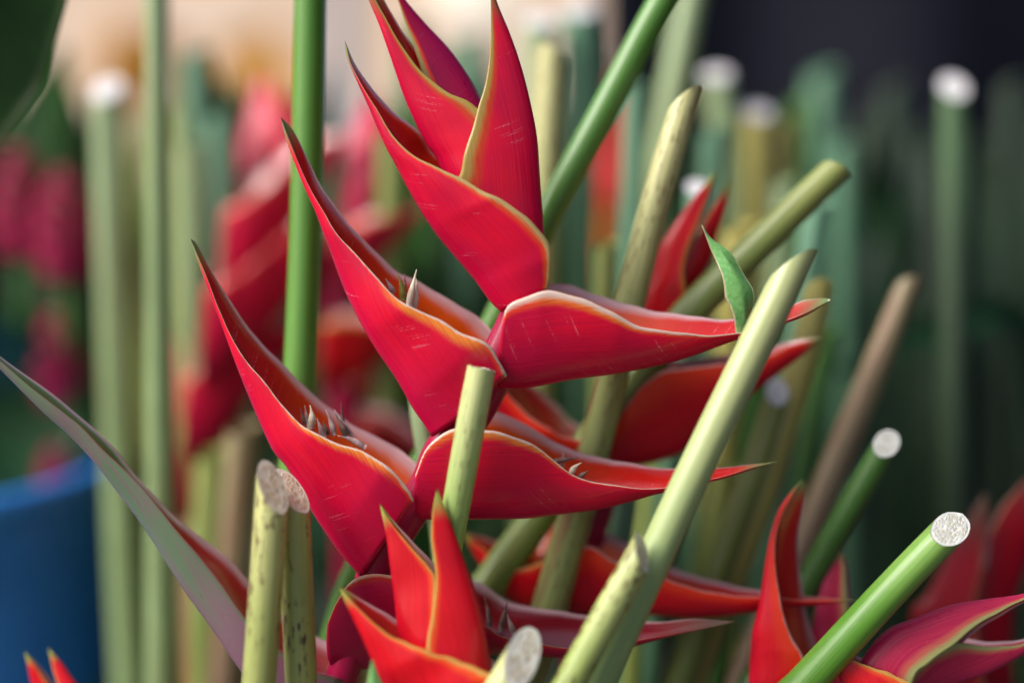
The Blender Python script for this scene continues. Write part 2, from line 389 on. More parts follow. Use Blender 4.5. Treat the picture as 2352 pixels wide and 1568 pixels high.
M_OR = bract_mat('bract_orange', red=(0.68, 0.006, 0.014), crim=(0.42, 0.003, 0.024), rim=(0.62, 0.30, 0.26), band=(0.82, 0.05, 0.012), rimw=0.04, bandw=0.30, scratch=0.0, seed=61, tip0=0.90)
M_PK = bract_mat('bract_pink', red=(0.58, 0.03, 0.09), crim=(0.40, 0.01, 0.06), rim=(0.42, 0.42, 0.16), band=(0.62, 0.14, 0.10), rimw=0.14, bandw=0.08, scratch=0.2, seed=71, tip=(0.42, 0.42, 0.16), tip0=0.9)
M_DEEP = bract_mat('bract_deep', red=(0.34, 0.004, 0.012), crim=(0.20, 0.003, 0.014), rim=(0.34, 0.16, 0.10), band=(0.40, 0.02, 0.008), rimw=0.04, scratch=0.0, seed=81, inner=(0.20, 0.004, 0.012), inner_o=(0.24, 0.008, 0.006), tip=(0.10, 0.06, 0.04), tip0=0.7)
M_R3 = bract_mat('bract_lower', red=(0.42, 0.006, 0.03), crim=(0.34, 0.006, 0.06), rim=(0.34, 0.16, 0.10), band=(0.40, 0.02, 0.008), rimw=0.04, scratch=0.0, seed=83, inner=(0.20, 0.004, 0.012), inner_o=(0.24, 0.008, 0.006), tip=(0.10, 0.06, 0.04), tip0=0.75)  # crimson bract; the shade on it is put into the darker inner reds
M_BLUR = bract_mat('bract_far_crimson', red=(0.66, 0.006, 0.045), crim=(0.40, 0.003, 0.040), rim=(0.60, 0.14, 0.14), band=(0.78, 0.04, 0.03), rimw=0.04, bandw=0.10, scratch=0.0, seed=97)
M_YEL = bract_mat('bract_yellow', red=(0.75, 0.30, 0.02), crim=(0.70, 0.10, 0.01), rim=(0.7, 0.5, 0.1), scratch=0.0, seed=95)
M_RACH = bract_mat('rachis_crimson', red=(0.42, 0.006, 0.04), crim=(0.33, 0.005, 0.045), scratch=0.0, seed=91, rough=0.36)
M_DRY = [plain_mat('floret_pale', (0.80, 0.73, 0.56), (0.58, 0.46, 0.32), 260, 0.6), plain_mat('floret_brown', (0.26, 0.14, 0.12), (0.07, 0.04, 0.035), 220, 0.7),
         plain_mat('floret_green', (0.16, 0.17, 0.02), (0.30, 0.20, 0.05), 260, 0.5), plain_mat('floret_mauve', (0.58, 0.42, 0.42), (0.30, 0.18, 0.17), 240, 0.6)]
S_PALE = stem_mat('stem_pale', (0.50, 0.53, 0.24), (0.32, 0.46, 0.18), 0.01, 0.20, seed=1)
S_CREAM = stem_mat('stem_cream', (0.66, 0.64, 0.30), (0.34, 0.40, 0.13), 0.02, 0.12, spots=0.5, blot=0.75, seed=2)
S_SPOT = stem_mat('stem_spotted', (0.58, 0.58, 0.24), (0.38, 0.43, 0.13), 0.005, 0.06, spots=1.0, blot=0.15, seed=3)
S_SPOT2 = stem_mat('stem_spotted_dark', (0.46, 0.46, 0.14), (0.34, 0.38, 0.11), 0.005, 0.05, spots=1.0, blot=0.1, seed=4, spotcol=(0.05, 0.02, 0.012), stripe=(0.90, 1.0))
S_SPOT3 = stem_mat('stem_front_spotted', (0.55, 0.60, 0.24), (0.32, 0.42, 0.11), 0.005, 0.06, spots=1.0, seed=14)
S_FINE = stem_mat('stem_short', (0.62, 0.66, 0.30), (0.32, 0.48, 0.13), 0.005, 0.07, spots=0.35, seed=5)
S_GREEN = stem_mat('stem_green', (0.10, 0.27, 0.03), (0.09, 0.24, 0.03), 0.01, 0.1, seed=6)
S_GREENB = stem_mat('stem_green_bright', (0.26, 0.46, 0.10), (0.12, 0.32, 0.03), 0.0, 0.06, seed=7)
S_DEEPG = stem_mat('stem_deep_green', (0.07, 0.20, 0.03), (0.04, 0.13, 0.02), 0.0, 0.06, seed=8)
S_OLIVE = stem_mat('stem_olive', (0.30, 0.34, 0.09), (0.20, 0.27, 0.06), 0.005, 0.08, blot=0.15, seed=9)
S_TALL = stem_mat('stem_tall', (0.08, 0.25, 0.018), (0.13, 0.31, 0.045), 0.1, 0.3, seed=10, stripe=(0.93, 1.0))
S_SAGE = stem_mat('stem_sage', (0.34, 0.46, 0.24), (0.24, 0.34, 0.14), 0.02, 0.2, seed=11, blot=0.2)
S_BROWN = stem_mat('stem_brown', (0.34, 0.28, 0.14), (0.22, 0.13, 0.09), 0.02, 0.2, seed=12, blot=0.6)
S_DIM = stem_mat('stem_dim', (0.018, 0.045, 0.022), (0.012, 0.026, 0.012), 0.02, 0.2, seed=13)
S_TEAL = stem_mat('stem_teal', (0.13, 0.30, 0.18), (0.07, 0.17, 0.09), 0.02, 0.2, seed=15)
S_TEALD = stem_mat('stem_shaded_green', (0.07, 0.15, 0.06), (0.04, 0.07, 0.035), 0.02, 0.12, seed=18)
S_YEL = stem_mat('stem_yellow', (0.46, 0.40, 0.10), (0.34, 0.32, 0.08), 0.02, 0.2, seed=16)
S_CORE = stem_mat('flower_stalk', (0.30, 0.02, 0.04), (0.26, 0.30, 0.10), 0.05, 0.2, seed=17)
C_TAN = cut_mat('cut_tan', (0.92, 0.84, 0.68), (0.55, 0.36, 0.16), 640)
C_WHITE = cut_mat('cut_white', (0.86, 0.86, 0.80), (0.52, 0.50, 0.38), 700)
C_CREAM = cut_mat('cut_cream', (0.92, 0.89, 0.80), (0.48, 0.36, 0.20), 480)
C_FAR = cut_mat('cut_far', (0.80, 0.78, 0.80), (0.66, 0.64, 0.64), 500)

# ------------------------------------------------------------------ setting
GROUND = plain_mat('floor_concrete', (0.035, 0.034, 0.032), (0.06, 0.057, 0.052), 9, 0.8)
g = mesh_obj('ground', [(-60, -60, 0), (60, -60, 0), (60, 60, 0), (-60, 60, 0)], [(0, 1, 2, 3)], GROUND, smooth=False); g['kind'] = 'structure'

def sheet(name, x0, x1, z0, z1, y, mat, label, cat, group=None, amp=0.03, yaw=0.0, n=60, thick=0.01):
    """a hanging sheet with folds; real thickness"""
    V, F = [], []; nz = 14; cx = (x0 + x1) / 2
    for s in (0, 1):
        for i in range(n + 1):
            for j in range(nz + 1):
                u, v = i / n, j / nz; x = x0 + (x1 - x0) * u; z = z0 + (z1 - z0) * v
                yy = y + amp * (math.sin(x * 9 + 0.6 * math.sin(z * 5)) + 0.5 * math.sin(x * 21 + z * 2)) + (x - cx) * yaw + s * thick
                V.append((x, yy, z))
    m = (n + 1) * (nz + 1); q = lambda i, j: i * (nz + 1) + j
    for i in range(n):
        for j in range(nz):
            F.append((q(i, j), q(i + 1, j), q(i + 1, j + 1), q(i, j + 1))); F.append((m + q(i, j + 1), m + q(i + 1, j + 1), m + q(i + 1, j), m + q(i, j)))
    for i in range(n):
        for j in (0, nz): F.append((q(i, j), m + q(i, j), m + q(i + 1, j), q(i + 1, j)))
    for j in range(nz):
        for i in (0, n): F.append((q(i, j), q(i, j + 1), m + q(i, j + 1), m + q(i, j)))
    base = (cx, y, z0)
    return tag(mesh_obj(name, V, F, mat, loc=base), label, cat, group)

TARP = plain_mat('tarp_navy', (0.003, 0.004, 0.011), (0.005, 0.007, 0.016), 6, 0.75, spec=0.2)
sheet('dark_tarp', 0.10, 1.48, 0.0, 0.90, 1.15, TARP, 'dark navy cloth hanging behind the stems, upright dark backdrop', 'tarp', yaw=-0.05)
WALL = plain_mat('plaster_beige', (0.66, 0.50, 0.38), (0.74, 0.59, 0.47), 1.5, 0.85)
sheet('beige_wall', -4.5, 2.0, 0.0, 1.15, 3.6, WALL, 'pale beige wall far behind the stems, bright and out of focus', 'wall', amp=0.0, n=8, thick=0.15, yaw=-0.35)
CANV = plain_mat('awning_canvas', (0.10, 0.11, 0.14), (0.14, 0.15, 0.18), 8, 0.8)
def canopy(x0, x1, y0, y1, label, z=1.10, n=30, m=30):
    V, F = [], []; zf = lambda x, y: z + 0.05 * (y - y0) / 3.6 + 0.015 * math.sin(x * 5) * math.sin(y * 3)
    for s_ in (0, 1):
        for i in range(n + 1):
            for j in range(m + 1):
                x = x0 + (x1 - x0) * i / n; y = y0 + (y1 - y0) * j / m
                V.append((x, y, zf(x, y) + 0.004 * s_))
    q = (n + 1) * (m + 1); g_ = lambda i, j: i * (m + 1) + j
    for i in range(n):
        for j in range(m): F.append((g_(i, j), g_(i, j + 1), g_(i + 1, j + 1), g_(i + 1, j))); F.append((q + g_(i, j), q + g_(i + 1, j), q + g_(i + 1, j + 1), q + g_(i, j + 1)))
    root = thing('stall_awning', label, 'awning', (x0, y0, 0.0))
    mesh_obj('canvas', V, F, CANV, root)
    for (px_, py_) in ((x0 + .02, y0 + .02), (x1 - .02, y0 + .02)) if y0 < 0 else ((x1 - .02, y0 + .02), (x1 - .02, y1 - .02)):
        tube('pole', [Vector((px_, py_, zf(px_, py_))), Vector((px_, py_, .5)), Vector((px_, py_, 0.0))], [(0, .012), (1, .012)], CANV, root, nt_=6, ns=12)
WHITE = plain_mat('wall_whitewash', (0.70, 0.76, 0.84), (0.76, 0.82, 0.88), 2, 0.85)
def block(name, x, y, z, mat, label, cat):
    V = [(a, b_, c) for a in x for b_ in y for c in z]
    F = [(0, 1, 3, 2), (4, 6, 7, 5), (0, 4, 5, 1), (2, 3, 7, 6), (1, 5, 7, 3), (0, 2, 6, 4)]
    tag(mesh_obj(name, V, F, mat, loc=(sum(x) / 2, sum(y) / 2, z[0]), smooth=False), label, cat)
block('sky_blocker', (1.5, 1.7), (-1.8, 0.95), (0, 3.7), TARP, 'unseen tall dark wall added to block sky from the right', 'wall')  # added wall out of view; keeps sky light off the right side
AMBER = plain_mat('cloth_amber', (0.72, 0.30, 0.035), (0.78, 0.38, 0.06), 5, 0.8)

# ------------------------------------------------------------------ heliconia in focus
hA = root_under('heliconia_flower', 'large sharp red heliconia with a zigzag stalk and long pointed bracts', 'flower', 745, 1640, 0.02)
rachis(hA, [(1205, 660), (1175, 760), (1125, 870), (1075, 960), (1015, 1040), (985, 1110), (930, 1195), (868, 1290), (845, 1370), (820, 1440), (800, 1510), (770, 1600), (745, 1700)],
       [70, 85, 96, 100, 92, 88, 84, 84, 80, 80, 76, 72, 70], 0.007, M_RACH)
to_floor(745, 1690, 0.007, 72, S_CORE, hA)
# first open bract, wrapping the closed buds
bract(hA, [(1150, 717), (1126, 693), (1086, 639), (1021, 562), (996, 530), (953, 462), (917, 394), (881, 315), (834, 214), (798, 133), (792, 94)],
      [(1258, 668), (1267, 621), (1262, 560), (1223, 511), (1176, 475), (1115, 439), (1061, 411), (1014, 390), (964, 364), (910, 322), (863, 247), (812, 162), (792, 94)],
      [(1256, 664), (1262, 600), (1240, 540), (1180, 470), (1110, 420), (1050, 385), (1000, 352), (974, 313), (946, 291), (899, 255), (852, 201), (816, 150), (792, 94)],
      M_BUD1, d=(0.0, 0.0), W=0.036, prof=[(0, .62), (.1, .85), (.35, 1), (.6, .7), (.85, .28), (1, .03)], p=1.0)
# closed buds
bract(hA, [(1060, 540), (1010, 382), (982, 335), (956, 287), (928, 222), (899, 136), (870, 53), (848, 0), (825, -75)],
      [(1210, 560), (1160, 330), (1097, 250), (1032, 213), (978, 174), (946, 138), (910, 84), (881, 33), (863, 0), (825, -75)],
      [(1215, 550), (1165, 320), (1100, 238), (1040, 196), (990, 155), (958, 120), (925, 75), (892, 20), (872, -15), (825, -75)],
      M_BUD, d=(0.006, 0.004), W=0.020, p=1.0)
bract(hA, [(1200, 420), (1102, 222), (1075, 173), (1032, 112), (978, 54), (931, 0), (880, -70)],
      [(1100, 420), (985, 200), (960, 137), (946, 94), (928, 47), (913, 0), (880, -70)],
      [(1108, 420), (993, 200), (968, 137), (954, 94), (936, 47), (919, 0), (880, -70)],
      M_BUDM, d=(0.014, 0.010), W=0.016, p=1.0)
bract(hA, [(1258, 640), (1250, 530), (1241, 414), (1234, 317), (1219, 238), (1198, 155), (1172, 79), (1140, 0), (1124, -70)],
      [(1100, 580), (1050, 440), (1060, 392), (1066, 356), (1081, 308), (1099, 245), (1116, 187), (1126, 108), (1127, 0), (1124, -70)],
      [(1112, 580), (1066, 440), (1074, 392), (1080, 356), (1095, 308), (1111, 245), (1126, 187), (1134, 108), (1131, 0), (1124, -70)],
      M_BUD, d=(0.0, -0.002), W=0.017, p=1.0)
# right-hand bract under it
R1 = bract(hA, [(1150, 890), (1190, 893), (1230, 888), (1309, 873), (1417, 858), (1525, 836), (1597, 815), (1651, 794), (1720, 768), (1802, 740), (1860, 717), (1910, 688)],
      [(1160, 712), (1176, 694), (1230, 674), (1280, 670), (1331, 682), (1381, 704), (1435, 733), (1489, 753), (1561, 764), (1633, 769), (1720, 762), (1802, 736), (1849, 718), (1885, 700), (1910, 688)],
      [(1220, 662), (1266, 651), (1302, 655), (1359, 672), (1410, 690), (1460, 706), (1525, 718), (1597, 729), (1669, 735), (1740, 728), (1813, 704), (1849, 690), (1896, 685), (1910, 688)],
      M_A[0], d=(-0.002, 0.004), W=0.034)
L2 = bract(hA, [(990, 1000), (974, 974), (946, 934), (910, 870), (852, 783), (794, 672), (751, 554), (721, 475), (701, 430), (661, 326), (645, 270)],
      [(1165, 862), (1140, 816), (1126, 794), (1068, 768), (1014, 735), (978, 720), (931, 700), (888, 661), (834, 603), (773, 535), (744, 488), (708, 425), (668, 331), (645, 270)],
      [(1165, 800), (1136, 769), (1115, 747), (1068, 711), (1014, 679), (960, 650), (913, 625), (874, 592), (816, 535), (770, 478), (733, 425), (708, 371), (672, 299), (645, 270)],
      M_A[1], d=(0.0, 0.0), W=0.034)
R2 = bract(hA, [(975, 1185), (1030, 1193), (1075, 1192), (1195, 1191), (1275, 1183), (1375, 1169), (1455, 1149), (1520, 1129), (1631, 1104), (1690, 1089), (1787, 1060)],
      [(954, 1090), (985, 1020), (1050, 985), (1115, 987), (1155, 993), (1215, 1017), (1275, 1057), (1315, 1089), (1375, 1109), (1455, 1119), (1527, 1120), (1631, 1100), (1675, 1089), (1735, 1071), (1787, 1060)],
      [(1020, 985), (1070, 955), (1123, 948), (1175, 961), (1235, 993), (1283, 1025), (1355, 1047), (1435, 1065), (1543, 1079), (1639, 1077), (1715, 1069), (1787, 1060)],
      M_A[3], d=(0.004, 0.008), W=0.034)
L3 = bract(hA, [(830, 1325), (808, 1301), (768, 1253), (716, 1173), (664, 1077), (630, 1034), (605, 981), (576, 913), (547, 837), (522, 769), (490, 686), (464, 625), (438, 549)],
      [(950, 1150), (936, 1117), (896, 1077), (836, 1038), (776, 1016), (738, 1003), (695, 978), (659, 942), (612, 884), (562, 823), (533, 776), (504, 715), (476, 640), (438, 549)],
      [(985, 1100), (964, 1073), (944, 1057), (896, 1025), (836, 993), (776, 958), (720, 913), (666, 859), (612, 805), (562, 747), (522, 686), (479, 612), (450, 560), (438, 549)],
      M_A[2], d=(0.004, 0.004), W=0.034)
R3 = bract(hA, [(775, 1522), (830, 1534), (900, 1532), (1000, 1518), (1080, 1508), (1155, 1502), (1235, 1502), (1330, 1503), (1400, 1492), (1480, 1474), (1560, 1453), (1687, 1427)],
      [(752, 1430), (775, 1375), (810, 1335), (870, 1316), (940, 1335), (1030, 1385), (1111, 1433), (1155, 1461), (1235, 1477), (1315, 1486), (1400, 1482), (1471, 1468), (1595, 1446), (1687, 1427)],
      [(830, 1315), (900, 1300), (1000, 1312), (1091, 1341), (1175, 1388), (1275, 1407), (1335, 1415), (1487, 1431), (1595, 1423), (1687, 1427)],
      M_R3, d=(0.010, 0.016), W=0.034, label='wine red lower bract, darkened in colour for shade')
L4 = bract(hA, [(735, 1690), (640, 1640), (556, 1541), (500, 1461), (432, 1369), (380, 1289), (332, 1213), (272, 1133), (220, 1065), (160, 1001), (94, 941), (0, 848), (-110, 740), (-190, 650)],
      [(790, 1560), (680, 1520), (566, 1417), (500, 1329), (440, 1257), (384, 1189), (304, 1097), (240, 1037), (192, 985), (136, 941), (60, 880), (0, 828), (-110, 733), (-190, 650)],
      [(800, 1500), (690, 1450), (568, 1341), (520, 1289), (452, 1237), (384, 1177), (316, 1108), (256, 1032), (208, 984), (152, 938), (110, 903), (85, 884), (0, 822), (-110, 728), (-190, 650)],
      M_GREEN, d=(0.006, -0.004), W=0.026, flare=0.1, label='long green and purple lowest bract')
# withered florets standing in the bracts
for (b0, t0, w_, dd, k, bow) in [((925, 690), (913, 628), 16, 0.004, 2, 4), ((938, 705), (957, 618), 17, 0.002, 0, 0), ((952, 708), (956, 640), 15, 0.004, 0, 2), ((905, 672), (886, 640), 12, 0.005, 3, 0), ((930, 690), (930, 628), 9, 0.007, 1, 0)]:
    floret(L2, b0, t0, w_, dd, M_DRY[k], bow)
for (b0, t0, w_, dd, k, bow) in [((712, 985), (712, 930), 20, 0.004, 0, 5), ((700, 975), (690, 935), 9, 0.004, 1, 0), ((708, 978), (700, 930), 9, 0.006, 3, 0), ((745, 1005), (728, 960), 15, 0.003, 3, 0), ((768, 1000), (748, 940), 15, 0.007, 3, 3), ((800, 1005), (770, 950), 18, 0.008, 1, 0),
                                   ((752, 1000), (742, 965), 14, 0.006, 1, 0), ((840, 1028), (775, 1000), 16, 0.004, 3, 4), ((820, 1020), (768, 940), 12, 0.010, 3, 0), ((790, 990), (783, 925), 8, 0.012, 1, 0)]:
    floret(L3, b0, t0, w_, dd, M_DRY[k], bow)
for (b0, t0, w_, dd, k, bow) in [((1290, 1075), (1292, 1030), 10, 0.010, 3, 3), ((1268, 1060), (1330, 1050), 13, 0.008, 1, 0), ((1310, 1090), (1336, 1062), 15, 0.003, 0, -4), ((1330, 1096), (1352, 1080), 12, 0.003, 1, 0)]:
    floret(R2, b0, t0, w_, dd, M_DRY[k], bow)
for (b0, t0, w_, dd, k, bow) in [((1150, 1450), (1165, 1380), 16, 0.012, 1, 0), ((1125, 1440), (1112, 1370), 12, 0.014, 1, 3), ((1180, 1455), (1165, 1410), 14, 0.010, 3, 0)]:
    floret(R3, b0, t0, w_, dd, M_DRY[k], bow)

# ------------------------------------------------------------------ young heliconia before it, at the bottom
hB = root_under('heliconia_flower', 'small young red heliconia with three upright green tipped bracts below the large flower', 'flower', 1010, 1700, -0.03)
to_floor(1010, 1760, -0.03, 60, S_CORE, hB)
bract(hB, [(960, 1640), (930, 1540), (916, 1470), (906, 1380), (896, 1300), (886, 1225), (876, 1175), (872, 1154)],
      [(1060, 1640), (1010, 1480), (1000, 1400), (1001, 1330), (985, 1300), (955, 1268), (918, 1225), (890, 1188), (872, 1154)],
      [(1070, 1640), (1022, 1480), (1010, 1400), (1008, 1325), (992, 1293), (962, 1262), (924, 1220), (893, 1184), (872, 1154)],
      M_FR, d=(-0.026, -0.020), W=0.016, p=1.0)
bract(hB, [(1150, 1700), (1135, 1568), (1125, 1500), (1110, 1420), (1090, 1350), (1060, 1265), (1030, 1185), (1012, 1140), (1004, 1120)],
      [(1000, 1700), (978, 1560), (980, 1480), (990, 1420), (1000, 1340), (998, 1290), (991, 1240), (992, 1190), (998, 1145), (1004, 1120)],
      [(1012, 1700), (990, 1560), (992, 1480), (1002, 1420), (1010, 1340), (1006, 1290), (998, 1240), (998, 1190), (1001, 1145), (1004, 1120)],
      M_FR, d=(-0.030, -0.024), W=0.019, p=1.0)
bract(hB, [(960, 1740), (900, 1610), (880, 1568), (858, 1525), (830, 1460), (802, 1402), (785, 1365), (776, 1346)],
      [(1180, 1640), (1140, 1560), (1100, 1533), (1060, 1520), (1000, 1500), (930, 1475), (880, 1447), (835, 1408), (800, 1370), (776, 1346)],
      [(1180, 1600), (1140, 1530), (1080, 1500), (1020, 1475), (960, 1450), (915, 1428), (880, 1408), (845, 1388), (805, 1362), (776, 1346)],
      M_FR, d=(-0.033, -0.030), W=0.026, prof=[(0, .7), (.2, 1), (.5, .8), (.8, .35), (1, .03)], p=1.0)

# ------------------------------------------------------------------ heliconia close behind on the right
hC = root_under('heliconia_flower', 'orange red heliconia behind the large flower, with two narrow upright red tips', 'flower', 1330, 1650, 0.07)
rachis(hC, [(1560, 690), (1500, 830), (1420, 1000), (1370, 1150), (1330, 1300), (1320, 1450), (1330, 1700)], [60, 90, 100, 100, 96, 80, 70], 0.075, M_RACH)
to_floor(1330, 1690, 0.075, 66, S_CORE, hC)
bract(hC, [(1490, 820), (1478, 704), (1494, 640), (1511, 574), (1541, 524), (1590, 458), (1625, 415), (1643, 390)],
      [(1600, 800), (1580, 690), (1570, 620), (1585, 560), (1600, 520), (1622, 460), (1636, 415), (1643, 390)],
      [(1606, 800), (1590, 690), (1580, 620), (1592, 560), (1606, 520), (1627, 460), (1639, 415), (1643, 390)], M_FR, d=(0.066, 0.066), W=0.018, p=1.0)
bract(hC, [(1600, 800), (1585, 690), (1612, 640), (1634, 600), (1652, 530), (1667, 480), (1680, 412)],
      [(1480, 800), (1500, 700), (1555, 620), (1590, 560), (1622, 500), (1655, 450), (1680, 412)],
      [(1490, 790), (1512, 690), (1565, 612), (1598, 552), (1630, 492), (1661, 445), (1680, 412)], M_FR, d=(0.078, 0.078), W=0.018, p=1.0)
bract(hC, [(1390, 1090), (1450, 1075), (1560, 1042), (1640, 985), (1723, 908), (1777, 866), (1849, 812), (1890, 775)],
      [(1400, 1000), (1460, 900), (1525, 852), (1600, 842), (1658, 836), (1763, 817), (1813, 794), (1890, 775)],
      [(1420, 940), (1480, 850), (1540, 830), (1600, 825), (1680, 815), (1763, 800), (1820, 785), (1890, 775)], M_OR, d=(0.07, 0.05), W=0.034)
bract(hC, [(1390, 1090), (1330, 1080), (1260, 1040), (1190, 1000), (1150, 950), (1120, 880), (1090, 800)],
      [(1400, 1010), (1330, 1010), (1270, 990), (1215, 955), (1170, 910), (1130, 860), (1090, 800)],
      [(1400, 980), (1350, 985), (1320, 975), (1280, 935), (1230, 890), (1170, 850), (1090, 800)], M_OR, d=(0.07, 0.06), W=0.034)
bract(hC, [(1290, 1400), (1350, 1410), (1495, 1412), (1595, 1420), (1715, 1408), (1835, 1393), (1972, 1378)],
      [(1290, 1270), (1351, 1255), (1419, 1290), (1527, 1327), (1635, 1361), (1755, 1371), (1882, 1379), (1972, 1378)],
      [(1310, 1220), (1355, 1216), (1435, 1249), (1535, 1303), (1635, 1337), (1735, 1357), (1860, 1372), (1972, 1378)], M_OR, d=(0.06, 0.03), W=0.030)
bract(hC, [(1330, 1420), (1290, 1410), (1215, 1400), (1150, 1360), (1100, 1290), (1060, 1220)],
      [(1340, 1260), (1290, 1260), (1220, 1300), (1170, 1300), (1110, 1260), (1060, 1220)],
      [(1340, 1190), (1280, 1190), (1220, 1240), (1160, 1250), (1110, 1235), (1060, 1220)], M_FR, d=(0.066, 0.07), W=0.03)

# ------------------------------------------------------------------ heliconias at the right edge, low
hF = root_under('heliconia_flower', 'red heliconia with an open curling bract, orange inside, green at its tip', 'flower', 1810, 1720, 0.03)
to_floor(1810, 1760, 0.03, 60, S_CORE, hF)
bract(hF, [(1720, 1720), (1721, 1568), (1729, 1461), (1745, 1401), (1761, 1321), (1778, 1230), (1797, 1170), (1825, 1125), (1846, 1099)],
      [(1900, 1720), (1858, 1541), (1841, 1501), (1813, 1449), (1797, 1401), (1789, 1357), (1781, 1301), (1781, 1241), (1797, 1181), (1825, 1129), (1846, 1099)],
      [(1960, 1720), (1905, 1560), (1877, 1481), (1857, 1421), (1845, 1361), (1837, 1301), (1833, 1241), (1843, 1181), (1853, 1118), (1846, 1099)],
      M_OR, d=(0.03, 0.03), W=0.026, p=1.0)
bract(hF, [(1850, 1720), (1858, 1500), (1877, 1381), (1905, 1301), (1927, 1252)], [(1980, 1720), (1955, 1480), (1943, 1350), (1938, 1290), (1927, 1252)],
      [(1990, 1720), (1965, 1480), (1951, 1350), (1944, 1290), (1927, 1252)], M_PK, d=(0.06, 0.055), W=0.016, p=1.0)
hG = root_under('heliconia_flower', 'pinkish red heliconia with pale green edged bracts, low beside the dark gap', 'flower', 2080, 1760, 0.0)
to_floor(2080, 1790, 0.0, 60, S_CORE, hG)
bract(hG, [(1930, 1700), (1955, 1560), (2025, 1455), (2105, 1417), (2185, 1389), (2265, 1375), (2352, 1362), (2450, 1330)],
      [(2070, 1720), (2097, 1568), (2130, 1528), (2170, 1495), (2205, 1470), (2245, 1433), (2305, 1401), (2352, 1376), (2450, 1330)],
      [(2078, 1720), (2107, 1574), (2142, 1536), (2182, 1502), (2217, 1478), (2255, 1441), (2311, 1408), (2356, 1381), (2450, 1330)],
      M_PK, d=(0.006, 0.002), W=0.020, p=1.0)
bract(hG, [(2060, 1760), (2130, 1610), (2185, 1575), (2265, 1547), (2352, 1503), (2450, 1440)], [(2050, 1660), (2110, 1530), (2201, 1477), (2265, 1485), (2352, 1477), (2450, 1440)],
      [(2056, 1650), (2118, 1522), (2206, 1470), (2270, 1478), (2352, 1470), (2450, 1440)], M_PK, d=(0.012, 0.012), W=0.018, p=1.0)
bract(hG, [(2120, 1800), (2020, 1700), (1960, 1620), (1925, 1550), (1900, 1480)], [(2200, 1700), (2120, 1590), (2050, 1548), (1965, 1517), (1900, 1480)],
      [(2210, 1690), (2130, 1578), (2060, 1536), (1970, 1508), (1900, 1480)], M_FR, d=(-0.004, 0.0), W=0.022, p=1.0)
hG2 = root_under('heliconia_flower', 'blurred deep red heliconia with upright buds standing in the dark gap', 'flower', 2230, 1720, 0.13)
to_floor(2230, 1720, 0.13, 56, S_CORE, hG2)
bract(hG2, [(2120, 1700), (2090, 1430), (2129, 1361), (2185, 1261), (2225, 1189), (2262, 1128)], [(2280, 1700), (2240, 1420), (2255, 1310), (2266, 1200), (2270, 1165), (2262, 1128)],
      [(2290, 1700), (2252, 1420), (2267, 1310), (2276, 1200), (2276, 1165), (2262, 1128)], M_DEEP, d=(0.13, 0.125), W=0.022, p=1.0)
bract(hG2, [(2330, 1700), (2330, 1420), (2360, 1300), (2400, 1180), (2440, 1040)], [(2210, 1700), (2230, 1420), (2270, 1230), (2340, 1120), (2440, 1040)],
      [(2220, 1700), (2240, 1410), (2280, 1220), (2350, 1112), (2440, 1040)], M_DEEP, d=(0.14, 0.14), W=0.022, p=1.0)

# ------------------------------------------------------------------ blurred heliconias on the left
hD = root_under('heliconia_flower', 'blurred red heliconia leaning behind the tall green stem, bracts pointing up', 'flower', 420, 1700, 0.36)
rachis(hD, [(640, 300), (580, 520), (520, 760), (470, 960), (430, 1150), (420, 1400), (420, 1720)], [50, 90, 100, 100, 90, 70, 60], 0.36, M_RACH)
to_floor(420, 1700, 0.36, 60, S_CORE, hD)
for (kk, nn_, ff, m_, d_) in [
    ([(520, 560), (535, 400), (565, 280), (600, 150)], [(650, 520), (675, 380), (650, 260), (600, 150)], [(660, 520), (685, 380), (658, 260), (600, 150)], M_BLUR, 0.36),
    ([(660, 600), (720, 430), (715, 300), (675, 190)], [(560, 540), (600, 420), (640, 300), (675, 190)], [(566, 530), (610, 410), (648, 292), (675, 190)], M_BLUR, 0.38),
    ([(500, 690), (580, 650), (660, 560), (730, 440), (800, 310)], [(515, 480), (580, 450), (640, 405), (700, 345), (800, 310)], [(535, 420), (600, 395), (660, 350), (715, 310), (800, 310)], M_BLUR, 0.32),
    ([(455, 880), (540, 830), (630, 740), (710, 630), (770, 520)], [(475, 660), (540, 630), (600, 585), (670, 530), (770, 520)], [(500, 600), (560, 575), (620, 540), (690, 500), (770, 520)], M_BLUR, 0.30),
    ([(415, 1060), (500, 1020), (570, 930), (650, 830), (730, 750)], [(425, 870), (490, 830), (550, 790), (620, 755), (730, 750)], [(450, 820), (510, 785), (570, 755), (640, 735), (730, 750)], M_BLUR, 0.32),
    ([(395, 1210), (440, 1190), (490, 1090), (530, 990), (600, 860)], [(405, 1030), (440, 990), (480, 945), (520, 900), (600, 860)], [(418, 1000), (450, 965), (490, 925), (530, 882), (600, 860)], M_BLUR, 0.34),
    ([(420, 1000), (400, 900), (410, 780), (450, 640)], [(500, 960), (490, 860), (480, 760), (450, 640)], [(508, 955), (500, 855), (488, 755), (450, 640)], M_BLUR, 0.37)]:
    bract(hD, kk, nn_, ff, m_, d=(d_, d_ + 0.01), W=0.040, nt_=40, ns=16)
hE = root_under('heliconia_flower', 'blurred red heliconia between the tall green stem and the large flower', 'flower', 800, 1700, 0.32)
rachis(hE, [(860, 300), (830, 480), (780, 640), (770, 800), (790, 1000), (800, 1300), (800, 1720)], [50, 80, 90, 90, 80, 70, 60], 0.32, M_RACH)
to_floor(800, 1700, 0.32, 60, S_CORE, hE)
